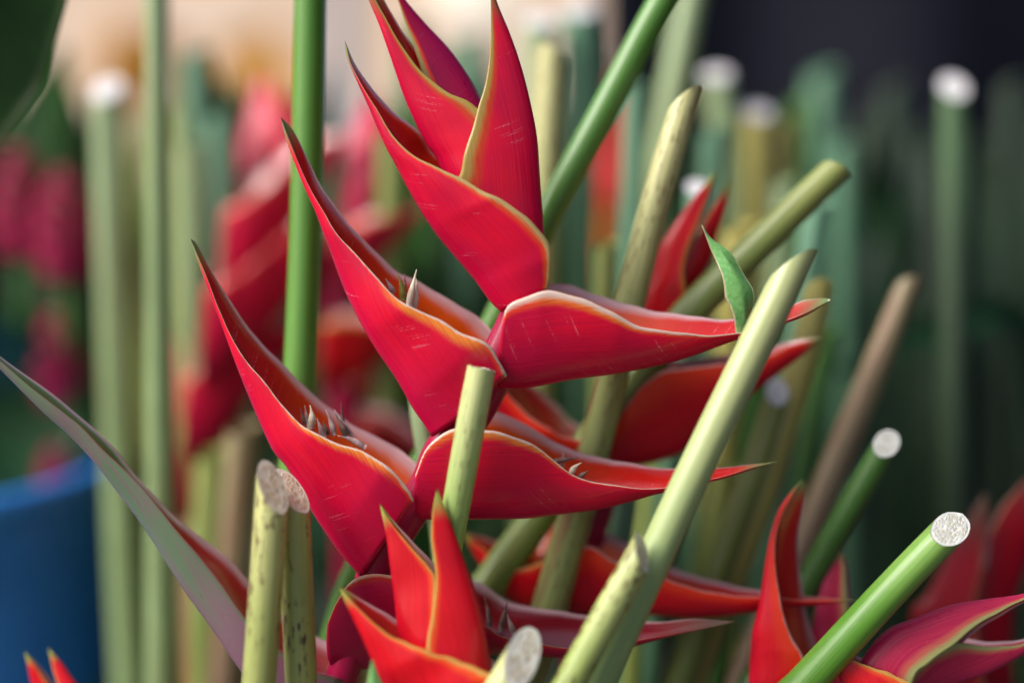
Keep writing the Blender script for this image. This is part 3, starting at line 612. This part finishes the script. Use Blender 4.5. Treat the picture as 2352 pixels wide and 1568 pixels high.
for (kk, nn_, ff, m_, d_) in [
    ([(780, 520), (770, 420), (800, 320), (850, 200)], [(880, 520), (905, 400), (890, 300), (850, 200)], [(890, 520), (915, 400), (898, 300), (850, 200)], M_BLUR, 0.34),
    ([(770, 640), (830, 620), (900, 570), (940, 520), (985, 465)], [(770, 560), (830, 520), (890, 500), (940, 485), (985, 465)], [(780, 520), (840, 495), (900, 480), (940, 470), (985, 465)], M_BLUR, 0.29),
    ([(740, 900), (790, 880), (840, 860), (900, 800), (960, 740)], [(740, 740), (800, 735), (850, 745), (900, 745), (960, 740)], [(750, 720), (810, 715), (860, 728), (905, 735), (960, 740)], M_FR, 0.28),
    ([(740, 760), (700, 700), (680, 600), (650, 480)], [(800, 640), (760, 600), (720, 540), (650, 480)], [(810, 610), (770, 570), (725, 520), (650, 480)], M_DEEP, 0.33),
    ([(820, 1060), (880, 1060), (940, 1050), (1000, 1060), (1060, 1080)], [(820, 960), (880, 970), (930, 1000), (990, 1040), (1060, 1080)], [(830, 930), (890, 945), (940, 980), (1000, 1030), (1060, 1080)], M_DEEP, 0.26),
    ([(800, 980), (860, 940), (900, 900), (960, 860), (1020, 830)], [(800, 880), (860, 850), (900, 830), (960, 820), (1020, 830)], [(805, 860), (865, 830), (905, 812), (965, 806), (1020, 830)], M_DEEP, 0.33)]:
    bract(hE, kk, nn_, ff, m_, d=(d_, d_ + 0.01), W=0.032, nt_=40, ns=16)
hH = root_under('heliconia_flower', 'two small red pointed tips of a heliconia before the blue bucket', 'flower', 130, 1760, 0.03)
to_floor(130, 1780, 0.03, 56, S_CORE, hH)
bract(hH, [(50, 1800), (75, 1620), (66, 1540), (56, 1495)], [(150, 1800), (130, 1620), (88, 1540), (56, 1495)], [(156, 1800), (136, 1615), (92, 1537), (56, 1495)], M_FR, d=(0.05, 0.05), W=0.013, p=1.0)
bract(hH, [(230, 1800), (200, 1620), (155, 1540), (110, 1485)], [(120, 1800), (140, 1620), (122, 1540), (110, 1485)], [(126, 1800), (147, 1620), (128, 1540), (110, 1485)], M_FR, d=(0.04, 0.05), W=0.014, p=1.0)

# ------------------------------------------------------------------ cut stems, near
stem('cut_stem', 'thick pale yellow green cut stem crossing before the right bracts of the large flower', [(1828, 600, -0.028), (1780, 700, -0.028), (1618, 1034, -0.03), (1523, 1237, -0.03), (1372, 1568, -0.028)], [74, 80, 82, 84, 86], S_PALE, C_TAN, (1.25, 0.55, 0.25))
stem('cut_stem', 'short pale green cut stem standing before the stalk of the large flower', [(1106, 845, -0.026), (1086, 950, -0.024), (1052, 1140, -0.018), (1020, 1320, -0.010), (1000, 1568, 0.0)], [66, 68, 66, 64, 62], S_FINE, C_CREAM, (0.0, 0.12, 0), jag=0.0004)
stem('cut_stem', 'yellow green cut stem with brown flecks and a slanting tan honeycomb cut', [(626, 1118, -0.034), (618, 1250, -0.034), (595, 1568, -0.034)], [76, 78, 78], S_SPOT, C_TAN, (-1.15, -1.05, 0.0))
stem('cut_stem', 'olive cut stem with black marks, pressed behind the brown flecked stem', [(668, 1125, -0.020), (678, 1250, -0.020), (692, 1568, -0.020)], [80, 76, 74], S_SPOT2, C_TAN, (-1.05, -0.8, 0.1))
stem('cut_stem', 'spotted green cut stem leaning against the thick pale stem', [(1474, 1268, -0.044), (1420, 1366, -0.044), (1309, 1568, -0.044)], [66, 72, 76], S_SPOT3, C_TAN, (-0.85, -0.62, 0.0))
stem('cut_stem', 'pale stem end at the bottom with a large white honeycomb cut', [(1200, 1508, -0.05), (1155, 1580, -0.05), (1090, 1690, -0.05)], [84, 84, 84], S_FINE, C_CREAM, (-0.35, -1.5, 0.0))
stem('cut_stem', 'bright green cut stem with a round white end beside the dark gap', [(2183, 1214, -0.012), (2060, 1340, -0.008), (1850, 1568, 0.0)], [78, 80, 86], S_GREENB, C_WHITE, (0.55, -1.0, 0.0))
stem('cut_stem', 'deep green cut stem with a smaller white end, behind the bright green one', [(2036, 1018, 0.045), (1960, 1150, 0.05), (1860, 1330, 0.06), (1800, 1450, 0.06)], [58, 60, 62, 62], S_DEEPG, C_WHITE, (0.4, -1.0, 0.0))
stem('cut_stem', 'cream cut stem blotched red brown below, passing behind the right bracts', [(1578, 222, 0.035), (1503, 470, 0.037), (1448, 690, 0.04), (1407, 865, 0.042), (1365, 1034, 0.045), (1261, 1400, 0.05)], [62, 70, 72, 74, 76, 84], S_CREAM, C_CREAM, (1.05, 0.55, 0.25))
stem('cut_stem', 'olive green cut stem leaning far over behind the pale stem', [(1918, 392, 0.055), (1760, 545, 0.055), (1590, 712, 0.058), (1440, 900, 0.06), (1240, 1180, 0.062), (1110, 1360, 0.065)], [68, 74, 80, 80, 82, 84], S_OLIVE, C_TAN, (0.25, 0.35, 0))
stem('green_stem', 'smooth mid green stem leaning behind the top of the large flower', [(1680, -260, 0.05), (1520, 5, 0.05), (1395, 240, 0.05), (1272, 470, 0.05), (1140, 735, 0.055), (985, 1040, 0.06)], [68, 68, 68, 68, 66, 64], S_GREEN, C_TAN, (0, 0, 0))
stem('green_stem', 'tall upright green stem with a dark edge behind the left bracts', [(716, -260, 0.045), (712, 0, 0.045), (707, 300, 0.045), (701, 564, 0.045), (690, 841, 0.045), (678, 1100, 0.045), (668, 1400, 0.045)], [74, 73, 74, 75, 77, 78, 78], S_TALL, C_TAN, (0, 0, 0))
stem('green_stem', 'pale green stem glimpsed behind the stalk of the large flower', [(960, 880, 0.035), (975, 1000, 0.035), (1010, 1200, 0.04), (1040, 1500, 0.04)], 52, S_SAGE, None)
# torn leaf scrap
LEAF = NB('leaf_scrap'); _v, _t, _f, _s = LEAF.attr('suv')
_n = LEAF.noise(LEAF.scale(_v, (30, 3, 1)), 1, 4)
_c = LEAF.mix(LEAF.ss(_n, 0.35, 0.7), (0.15, 0.40, 0.10), (0.22, 0.48, 0.17))
_c = LEAF.mix(LEAF.math('MULTIPLY', LEAF.ss(LEAF.math('ABSOLUTE', _f), 0.86, 1.0), 0.8), _c, (0.48, 0.33, 0.26))
LEAF.bump(_n, 0.3, 0.0006); LEAF = LEAF.set(Base_Color=_c, Roughness=0.35)
o = blade('leaf_scrap', [P(1702, 790, 0.0), P(1712, 735, -0.002), P(1704, 670, -0.004), P(1672, 600, -0.002), P(1634, 552, 0.0), P(1613, 517, 0.002)],
      [(0, .0012), (.15, .0042), (.4, .0066), (.65, .0045), (.85, .0016), (1, .0002)], LEAF, None, fold=-0.35, face=(0.35, -0.9, 0.2), wave=0.0008)
tag(o, 'torn bright green leaf scrap with a browned edge tucked behind the thick pale stem', 'leaf')
o = blade('leaf_scrap', [P(862, 1660, -0.045), P(858, 1568, -0.045), P(855, 1516, -0.045)], [(0, .003), (.5, .0034), (1, .0003)], LEAF, None, fold=-0.3)
tag(o, 'small pale green torn tip at the foot of the young heliconia', 'leaf')

# ------------------------------------------------------------------ blurred stems behind
WORD = {'stem_teal': 'bluish green', 'stem_olive': 'olive', 'stem_sage': 'pale sage', 'stem_brown': 'brown tinged', 'stem_yellow': 'yellowish', 'stem_deep_green': 'deep green', 'stem_dim': 'nearly black green'}
def bs(label, pts, w_, mat, face=C_FAR, cut=(0, -0.6, 0), group=None, name='cut_stem'):
    return stem(name, label, pts, w_, mat, face, cut, group=group, jag=0)
bs('pale blurred upright stem left of the tall green stem, running out of the frame', [(358, -260, 0.17), (362, 300, 0.17), (366, 800, 0.17), (372, 1568, 0.17)], [56, 56, 62, 76], S_SAGE, name='green_stem')
bs('blurred sage stem with a blue white cut top before the beige wall', [(246, 205, 0.30), (262, 700, 0.30), (280, 1200, 0.30), (300, 1568, 0.30)], [72, 72, 76, 80], S_SAGE, cut=(0.1, -0.9, 0))
bs('cream blurred stem end right behind the topmost bud', [(1266, 135, 0.13), (1252, 430, 0.13), (1240, 760, 0.13), (1225, 1200, 0.13)], 74, S_CREAM, cut=(-0.4, 0.6, 0))
bs('yellow olive blurred stem rising behind the tip of the right bract', [(1880, 668, 0.10), (1850, 800, 0.10), (1740, 1150, 0.10), (1590, 1540, 0.10)], [66, 70, 76, 84], S_YEL, cut=(0.1, 0.9, 0))
bs('blurred brownish green stem with a pointed end leaning over the dark gap', [(2084, 655, 0.13), (2020, 820, 0.13), (1930, 1040, 0.13), (1830, 1290, 0.13)], [50, 62, 66, 70], S_BROWN, cut=(0.4, 0.9, 0))
bs('olive blurred stem with a white oval cut below the orange bract', [(1785, 900, 0.09), (1730, 1080, 0.09), (1640, 1330, 0.09), (1570, 1540, 0.09)], [54, 60, 64, 66], S_OLIVE, cut=(0.0, -1.2, 0))
bs('blurred stem with a white cut top behind the narrow red tips', [(1602, 432, 0.14), (1590, 620, 0.14), (1560, 900, 0.14)], 56, S_TEAL, cut=(0, -0.8, 0))
bs('blurred yellowish stem with a white top behind the smooth green stem', [(1240, 50, 0.30), (1236, 300, 0.30), (1228, 700, 0.30)], 74, S_SAGE)
bs('pale teal blurred stem between the two leaning green stems', [(1330, 25, 0.32), (1334, 300, 0.32), (1330, 700, 0.32)], 80, S_TEAL)
bs('tall sage blurred stem rising out of the frame by the dark cloth', [(1620, -200, 0.28), (1575, 60, 0.28), (1530, 300, 0.28), (1480, 600, 0.28)], 70, S_SAGE, name='green_stem')
bs('light green blurred stem with a mauve white cut beside the cream cut stem', [(1645, 172, 0.34), (1668, 350, 0.34), (1690, 700, 0.34)], 68, S_SAGE)
bs('yellow green blurred stem with a broad white cut before the dark cloth', [(1738, 258, 0.34), (1735, 420, 0.34), (1720, 800, 0.34)], 70, S_YEL)
bs('blurred stem with an amber cut end beside the broad white cut', [(1805, 290, 0.36), (1795, 500, 0.36), (1780, 800, 0.36)], 58, S_YEL, cut=(0.3, 0.3, 0))
bs('blurred green stem with a round white top alone before the dark cloth', [(2190, 200, 0.26), (2192, 450, 0.26), (2188, 900, 0.26), (2190, 1300, 0.26)], 64, S_TEALD, cut=(0, -1.0, 0))
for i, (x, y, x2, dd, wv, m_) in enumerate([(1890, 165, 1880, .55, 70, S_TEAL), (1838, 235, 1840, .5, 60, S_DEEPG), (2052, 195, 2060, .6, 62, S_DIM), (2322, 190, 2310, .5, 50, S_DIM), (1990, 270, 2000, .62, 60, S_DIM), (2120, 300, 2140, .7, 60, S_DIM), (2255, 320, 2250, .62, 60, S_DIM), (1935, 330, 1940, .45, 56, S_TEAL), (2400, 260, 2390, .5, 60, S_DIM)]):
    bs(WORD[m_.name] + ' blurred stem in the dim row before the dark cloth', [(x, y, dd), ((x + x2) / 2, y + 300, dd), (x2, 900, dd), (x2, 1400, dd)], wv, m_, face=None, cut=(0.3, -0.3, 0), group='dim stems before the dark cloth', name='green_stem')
for i, (x, y, x2, y2, dd, wv, m_) in enumerate([(1460, 200, 1440, 900, .22, 56, S_TEAL), (1395, 560, 1380, 1000, .16, 56, S_OLIVE), (1700, 520, 1660, 1000, .2, 80, S_YEL), (1880, 470, 1800, 1000, .16, 70, S_TEAL), (1800, 420, 1760, 1000, .26, 60, S_SAGE), (1440, 1130, 1390, 1500, .09, 56, S_TEAL), (1560, 560, 1500, 1100, .2, 60, S_OLIVE), (1640, 300, 1620, 800, .25, 60, S_TEAL), (1760, 700, 1680, 1300, .2, 70, S_DEEPG), (1900, 760, 1800, 1300, .2, 60, S_DEEPG), (1660, 1080, 1570, 1600, .15, 70, S_OLIVE)]):
    bs(WORD[m_.name] + ' blurred stem crowded between the leaning olive stem and the large flower', [(x, y, dd), ((x + x2) / 2, (y + y2) / 2, dd), (x2, y2, dd)], wv, m_, face=None, cut=(0.3, -0.3, 0), group='crowded blurred stems on the right', name='green_stem')
for i, (x, y, x2, y2, dd, wv, m_) in enumerate([(510, 260, 540, 1200, .34, 70, S_TEAL), (450, 120, 470, 1000, .40, 74, S_TEAL), (440, 330, 450, 1100, .36, 66, S_SAGE), (560, 980, 520, 1568, .22, 80, S_BROWN), (490, 1040, 470, 1568, .26, 84, S_OLIVE), (322, 260, 330, 1568, .46, 46, S_OLIVE), (640, 1080, 610, 1568, .16, 80, S_BROWN), (416, 240, 424, 1568, .40, 60, S_OLIVE), (900, 300, 890, 900, .3, 60, S_OLIVE), (1080, 90, 1080, 800, .42, 66, S_TEAL), (1010, 120, 1000, 800, .45, 60, S_DEEPG), (950, 60, 940, 700, .5, 70, S_DEEPG)]):
    bs(WORD[m_.name] + ' blurred stem crowded around the tall green stem and behind it', [(x, y, dd), ((x + x2) / 2, (y + y2) / 2, dd), (x2, y2, dd)], wv, m_, face=None, cut=(0.3, -0.3, 0), group='crowded blurred stems on the left', name='green_stem')

# ------------------------------------------------------------------ leaves, gingers, bucket
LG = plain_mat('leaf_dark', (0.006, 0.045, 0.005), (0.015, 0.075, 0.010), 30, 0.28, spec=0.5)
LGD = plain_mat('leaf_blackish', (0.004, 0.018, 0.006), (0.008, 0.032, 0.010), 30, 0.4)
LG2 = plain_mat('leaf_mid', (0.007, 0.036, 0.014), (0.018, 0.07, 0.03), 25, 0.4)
def leaf(label, pts, widths, mat, fold=0.2, face=(0, -0.7, 0.7), group=None, foot=True):
    p3 = [P(*q) for q in pts]
    root = thing('broad_leaf', label, 'leaf', (p3[0].x, p3[0].y, 0.002), group)
    blade('leaf_blade', p3, widths, mat, root, fold, face=face)
    if foot:
        a = p3[0]; tube('leaf_stalk', [a, Vector((a.x, a.y, a.z * .5)), Vector((a.x, a.y, 0.002))], [(0, 0.004), (1, 0.006)], S_DEEPG, root, nt_=16, ns=12)
    return root
leaf('big glossy dark green leaf with a pale shining edge, top corner', [(-380, 590, 0.10), (-228, 330, 0.10), (-108, 115, 0.08), (5, -105, 0.06), (90, -320, 0.05)], [(0, .006), (.25, .035), (.6, .042), (.85, .03), (1, .002)], LG, 0.35, (0.5, -0.8, 0.25))
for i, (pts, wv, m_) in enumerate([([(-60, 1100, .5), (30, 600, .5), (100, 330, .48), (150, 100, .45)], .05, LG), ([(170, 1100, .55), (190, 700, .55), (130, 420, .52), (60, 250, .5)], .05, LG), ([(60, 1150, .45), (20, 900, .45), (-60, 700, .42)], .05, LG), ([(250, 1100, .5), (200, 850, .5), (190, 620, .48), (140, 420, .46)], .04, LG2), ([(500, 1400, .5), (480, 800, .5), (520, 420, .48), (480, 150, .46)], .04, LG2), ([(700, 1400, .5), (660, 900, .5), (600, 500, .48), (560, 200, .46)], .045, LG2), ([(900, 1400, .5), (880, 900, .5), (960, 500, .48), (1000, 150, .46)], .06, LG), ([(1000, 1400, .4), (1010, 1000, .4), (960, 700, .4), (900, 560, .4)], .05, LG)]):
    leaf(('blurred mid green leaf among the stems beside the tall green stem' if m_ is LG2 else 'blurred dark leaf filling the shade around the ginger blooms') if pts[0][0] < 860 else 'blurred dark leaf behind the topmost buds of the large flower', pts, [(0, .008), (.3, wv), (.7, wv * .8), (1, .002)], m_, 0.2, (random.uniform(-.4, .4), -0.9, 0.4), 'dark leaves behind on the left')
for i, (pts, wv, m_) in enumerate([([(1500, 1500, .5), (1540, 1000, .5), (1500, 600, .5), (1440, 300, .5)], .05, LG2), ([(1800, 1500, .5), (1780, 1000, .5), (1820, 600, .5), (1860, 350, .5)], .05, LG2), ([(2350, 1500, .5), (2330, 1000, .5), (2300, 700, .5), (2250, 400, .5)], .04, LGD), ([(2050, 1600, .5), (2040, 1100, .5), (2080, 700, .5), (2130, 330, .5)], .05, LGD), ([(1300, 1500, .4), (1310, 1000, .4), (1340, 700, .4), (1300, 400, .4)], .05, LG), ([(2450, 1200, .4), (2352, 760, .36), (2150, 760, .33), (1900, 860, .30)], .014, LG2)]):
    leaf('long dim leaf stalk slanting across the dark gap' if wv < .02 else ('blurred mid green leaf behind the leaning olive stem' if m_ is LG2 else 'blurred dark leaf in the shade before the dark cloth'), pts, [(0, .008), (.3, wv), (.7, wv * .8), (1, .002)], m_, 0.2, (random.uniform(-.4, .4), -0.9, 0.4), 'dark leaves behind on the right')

LEAFM = [plain_mat('leaf_far_%d' % i, c1, c2, 25, 0.4) for i, (c1, c2) in enumerate([((0.010, 0.05, 0.012), (0.02, 0.085, 0.02)), ((0.03, 0.11, 0.05), (0.06, 0.17, 0.09)), ((0.05, 0.15, 0.03), (0.09, 0.20, 0.05)), ((0.006, 0.025, 0.010), (0.012, 0.045, 0.016))])]
rl = random.Random(5)
def crowd(n, xr, top, dr, mats, label, group):
    for i in range(n):
        x = rl.uniform(*xr); d_ = rl.uniform(*dr); tp = rl.uniform(*top); lean = rl.uniform(-110, 110); wv = rl.uniform(.010, .026)
        leaf(label, [(x - lean, 1350, d_), (x - lean * .7, 950, d_), (x - lean * .2, (tp + 700) / 2, d_), (x + lean * .3, tp, d_ - rl.uniform(0, .04))],
             [(0, .006), (.45, wv), (.8, wv * .8), (1, .001)], LEAFM[rl.choice(mats)], rl.uniform(.1, .5), (rl.uniform(-.6, .6), -0.9, rl.uniform(0, .6)), group)
crowd(30, (360, 1150), (120, 420), (.42, .75), (0, 0, 1, 1, 3), 'narrow blurred leaf in the thicket behind the red bracts', 'leaf thicket behind')
crowd(18, (-60, 330), (260, 560), (.52, .8), (0, 3, 3), 'dark narrow leaf in the thicket behind the ginger blooms', 'leaf thicket behind the gingers')
crowd(9, (-40, 240), (110, 250), (.46, .62), (0, 0, 3), 'dark tall leaf rising above the ginger blooms', 'tall leaves above the gingers')
crowd(16, (1180, 1700), (150, 420), (.45, .8), (0, 1, 2, 3), 'narrow blurred leaf in the thicket behind the cream cut stem', 'leaf thicket behind the cream stem')
crowd(16, (1750, 2450), (230, 480), (.5, .85), (3,), 'dark narrow leaf in the thicket before the dark cloth', 'leaf thicket before the cloth')

# red gingers: a cone of overlapping scales on a stalk
GING = plain_mat('ginger_magenta', (0.50, 0.002, 0.09), (0.28, 0.001, 0.04), 60, 0.4)
def ginger(px, py, dd, hpx, label, group):
    root = root_under('ginger_flower', label, 'flower', px, py, dd, group)
    h = Wd(hpx, dd); base = P(px, py, dd) - Vector((0, 0, h / 2)); rows = 9
    me = None
    for r in range(rows):
        u = r / (rows - 1); rad = h * 0.27 * math.sin(math.pi * (0.15 + 0.8 * u)) ** 0.8; n = 7
        for k in range(n):
            a = 2 * math.pi * (k + 0.5 * (r % 2)) / n
            if me is None:
                V = [(-.5, 0, 0), (.5, 0, 0), (.62, .22, .45), (0, .34, .5), (-.62, .22, .45), (0, .12, 1.05), (0, .12, .1)]
                F = [(0, 1, 6), (0, 6, 3, 4), (6, 1, 2, 3), (4, 3, 5), (3, 2, 5), (0, 4, 5), (1, 5, 2), (0, 5, 1)]
                me = bpy.data.meshes.new('scale'); me.from_pydata(V, [], F); me.materials.append(GING)
            o = bpy.data.objects.new('scale', me); link(o, root)
            o.location = base + Vector((math.cos(a) * rad * .8, math.sin(a) * rad * .8, h * (0.02 + 0.86 * u))) - Vector(root.location)
            o.rotation_euler = (-0.35 + 0.25 * u, 0, a - math.pi / 2); sz = h * 0.22 * (1 - 0.45 * u); o.scale = (sz, sz, sz)
    tube('stalk', [base + Vector((0, 0, h * .8)), base, Vector((base.x, base.y, base.z * .5)), Vector((base.x, base.y, 0.004))], [(0, h * .05), (.2, h * .12), (.4, h * .07), (1, h * .07)], S_DEEPG, root, nt_=24, ns=12)
for (x, y, d_, h_, l_) in [(50, 470, .46, 260, 'blurred magenta ginger bloom under the big dark leaf'), (150, 520, .44, 260, 'blurred magenta ginger bloom close beside the blue white topped sage stem'), (135, 830, .46, 230, 'dim dark red ginger bloom lower down in the shade'), (315, 690, .48, 200, 'dark red ginger bloom between the two pale blurred stems'), (125, 1085, .42, 130, 'small dull red ginger bloom just above the bucket rim')]:
    ginger(x, y, d_, h_, l_, 'red gingers')

# blue bucket
BLUE = NB('bucket_blue'); _o = BLUE.obj(); _n = BLUE.noise(_o, 14, 3)
BLUE.bump(_n, 0.1, 0.002); BLUE = BLUE.set(Base_Color=BLUE.mix(BLUE.ss(_n, .3, .7), (0.014, 0.17, 0.60), (0.024, 0.22, 0.70)), Roughness=0.45)
def lathe(name, prof, mat, parent, c, n=64):
    V = [(c[0] + r * math.cos(2 * math.pi * j / n), c[1] + r * math.sin(2 * math.pi * j / n), c[2] + z) for r, z in prof for j in range(n)]
    F = [(i * n + j, i * n + (j + 1) % n, (i + 1) * n + (j + 1) % n, (i + 1) * n + j) for i in range(len(prof) - 1) for j in range(n)]
    return mesh_obj(name, V, F, mat, parent)
edge = P(272, 1300, 0.42); rimp = P(130, 1165, 0.30); R_ = 0.150
bc_ = Vector((edge.x - R_, edge.y + 0.02, 0)); H = rimp.z
bk = thing('bucket', 'blue plastic bucket with raised rings, behind the green bract', 'bucket', (bc_.x, bc_.y, 0.0))
lathe('bucket_wall', [(0.001, .004), (R_ * .80, .004), (R_ * .82, .02), (R_ * .93, H - .16), (R_ * .955, H - .155), (R_ * .955, H - .14), (R_ * .935, H - .135), (R_ * .95, H - .05), (R_ * .97, H - .02), (R_ * .965, H - .012), (R_ * .93, H - .012), (R_ * .78, .03), (0.001, .02)], BLUE, bk, (bc_.x, bc_.y, 0.001))
lathe('bucket_rim', [(R_ * .972, H - .022), (R_ * 1.0, H - .018), (R_ * 1.005, H - .004), (R_ * .99, H), (R_ * .94, H), (R_ * .935, H - .010)], BLUE, bk, (bc_.x, bc_.y, 0.001))

# ------------------------------------------------------------------ far things, wholly out of focus
def panel(name, px0, py0, px1, py1, dd, mat, label, cat, rot=0.0):
    """a loosely hung cloth at its own distance"""
    a, b_ = P(px0, py1, dd), P(px1, py0, dd)
    o = sheet(name, a.x, b_.x, min(a.z, b_.z), max(a.z, b_.z), (a.y + b_.y) / 2, mat, label, cat, amp=0.02, n=16)
    o.rotation_euler = (0, rot, 0); return o
panel('amber_awning', 190, 50, 370, 240, 2.2, AMBER, 'amber yellow cloth hanging before the beige wall, out of focus', 'cloth', 0.5)
panel('amber_awning', 560, 70, 720, 330, 2.0, AMBER, 'taller amber cloth behind the tall green stem, out of focus', 'cloth', -0.3)
PALEB = plain_mat('post_blue_grey', (0.30, 0.36, 0.48), (0.36, 0.42, 0.52), 4, 0.6)
def post(px, dd, wpx, label):
    a = P(px, 100, dd); r = Wd(wpx / 2, dd)
    root = thing('market_post', label, 'post', (a.x, a.y, 0.0))
    tube('shaft', [Vector((a.x, a.y, 2.2)), Vector((a.x, a.y, 1.1)), Vector((a.x, a.y, 0.03))], [(0, r), (1, r)], PALEB, root, nt_=8)
    tube('base_plate', [Vector((a.x, a.y, 0.032)), Vector((a.x, a.y, 0.016)), Vector((a.x, a.y, 0.001))], [(0, r * 1.8), (1, r * 1.9)], PALEB, root, nt_=4)
post(785, 1.7, 60, 'pale blue grey post behind the tall green stem, out of focus')

GLOBE = plain_mat('lamp_globe_white', (0.80, 0.74, 0.62), (0.84, 0.78, 0.68), 3, 0.5)
def globe_lamp(px, py, dd, rpx, label):
    a = P(px, py, dd); r = Wd(rpx, dd); root = thing('globe_lamp', label, 'lamp', (a.x, a.y, 0.0))
    lathe('globe', [(max(0.001, r * math.sin(math.pi * i / 20)), -r * math.cos(math.pi * i / 20)) for i in range(21)], GLOBE, root, tuple(a), n=32)
    tube('lamp_post', [a - Vector((0, 0, r * .98)), Vector((a.x, a.y, .4)), Vector((a.x, a.y, 0.0))], [(0, .02), (1, .03)], PALEB, root, nt_=8, ns=12)
GLOBE.node_tree.nodes['Principled BSDF'].inputs['Emission Color'].default_value = (1, 0.9, 0.74, 1); GLOBE.node_tree.nodes['Principled BSDF'].inputs['Emission Strength'].default_value = 0.35
globe_lamp(1105, -40, 2.3, 105, 'round cream white lamp globe glowing above the blurred leaves')
hO = root_under('heliconia_flower', 'blurred orange heliconia bud leaning behind the smooth green stem', 'flower', 1330, 1100, 0.42)
to_floor(1330, 700, 0.42, 50, S_DEEPG, hO)
bract(hO, [(1300, 760), (1320, 560), (1370, 380), (1420, 130)], [(1390, 760), (1400, 560), (1420, 380), (1420, 130)], [(1396, 760), (1408, 560), (1427, 380), (1420, 130)], M_OR, d=(0.42, 0.42), W=0.02, p=1.0, nt_=30, ns=12)
bract(hO, [(1300, 700), (1310, 600), (1340, 520), (1370, 440)], [(1380, 700), (1395, 600), (1395, 520), (1370, 440)], [(1386, 700), (1402, 600), (1400, 520), (1370, 440)], M_YEL, d=(0.38, 0.38), W=0.02, p=1.0, nt_=30, ns=12)
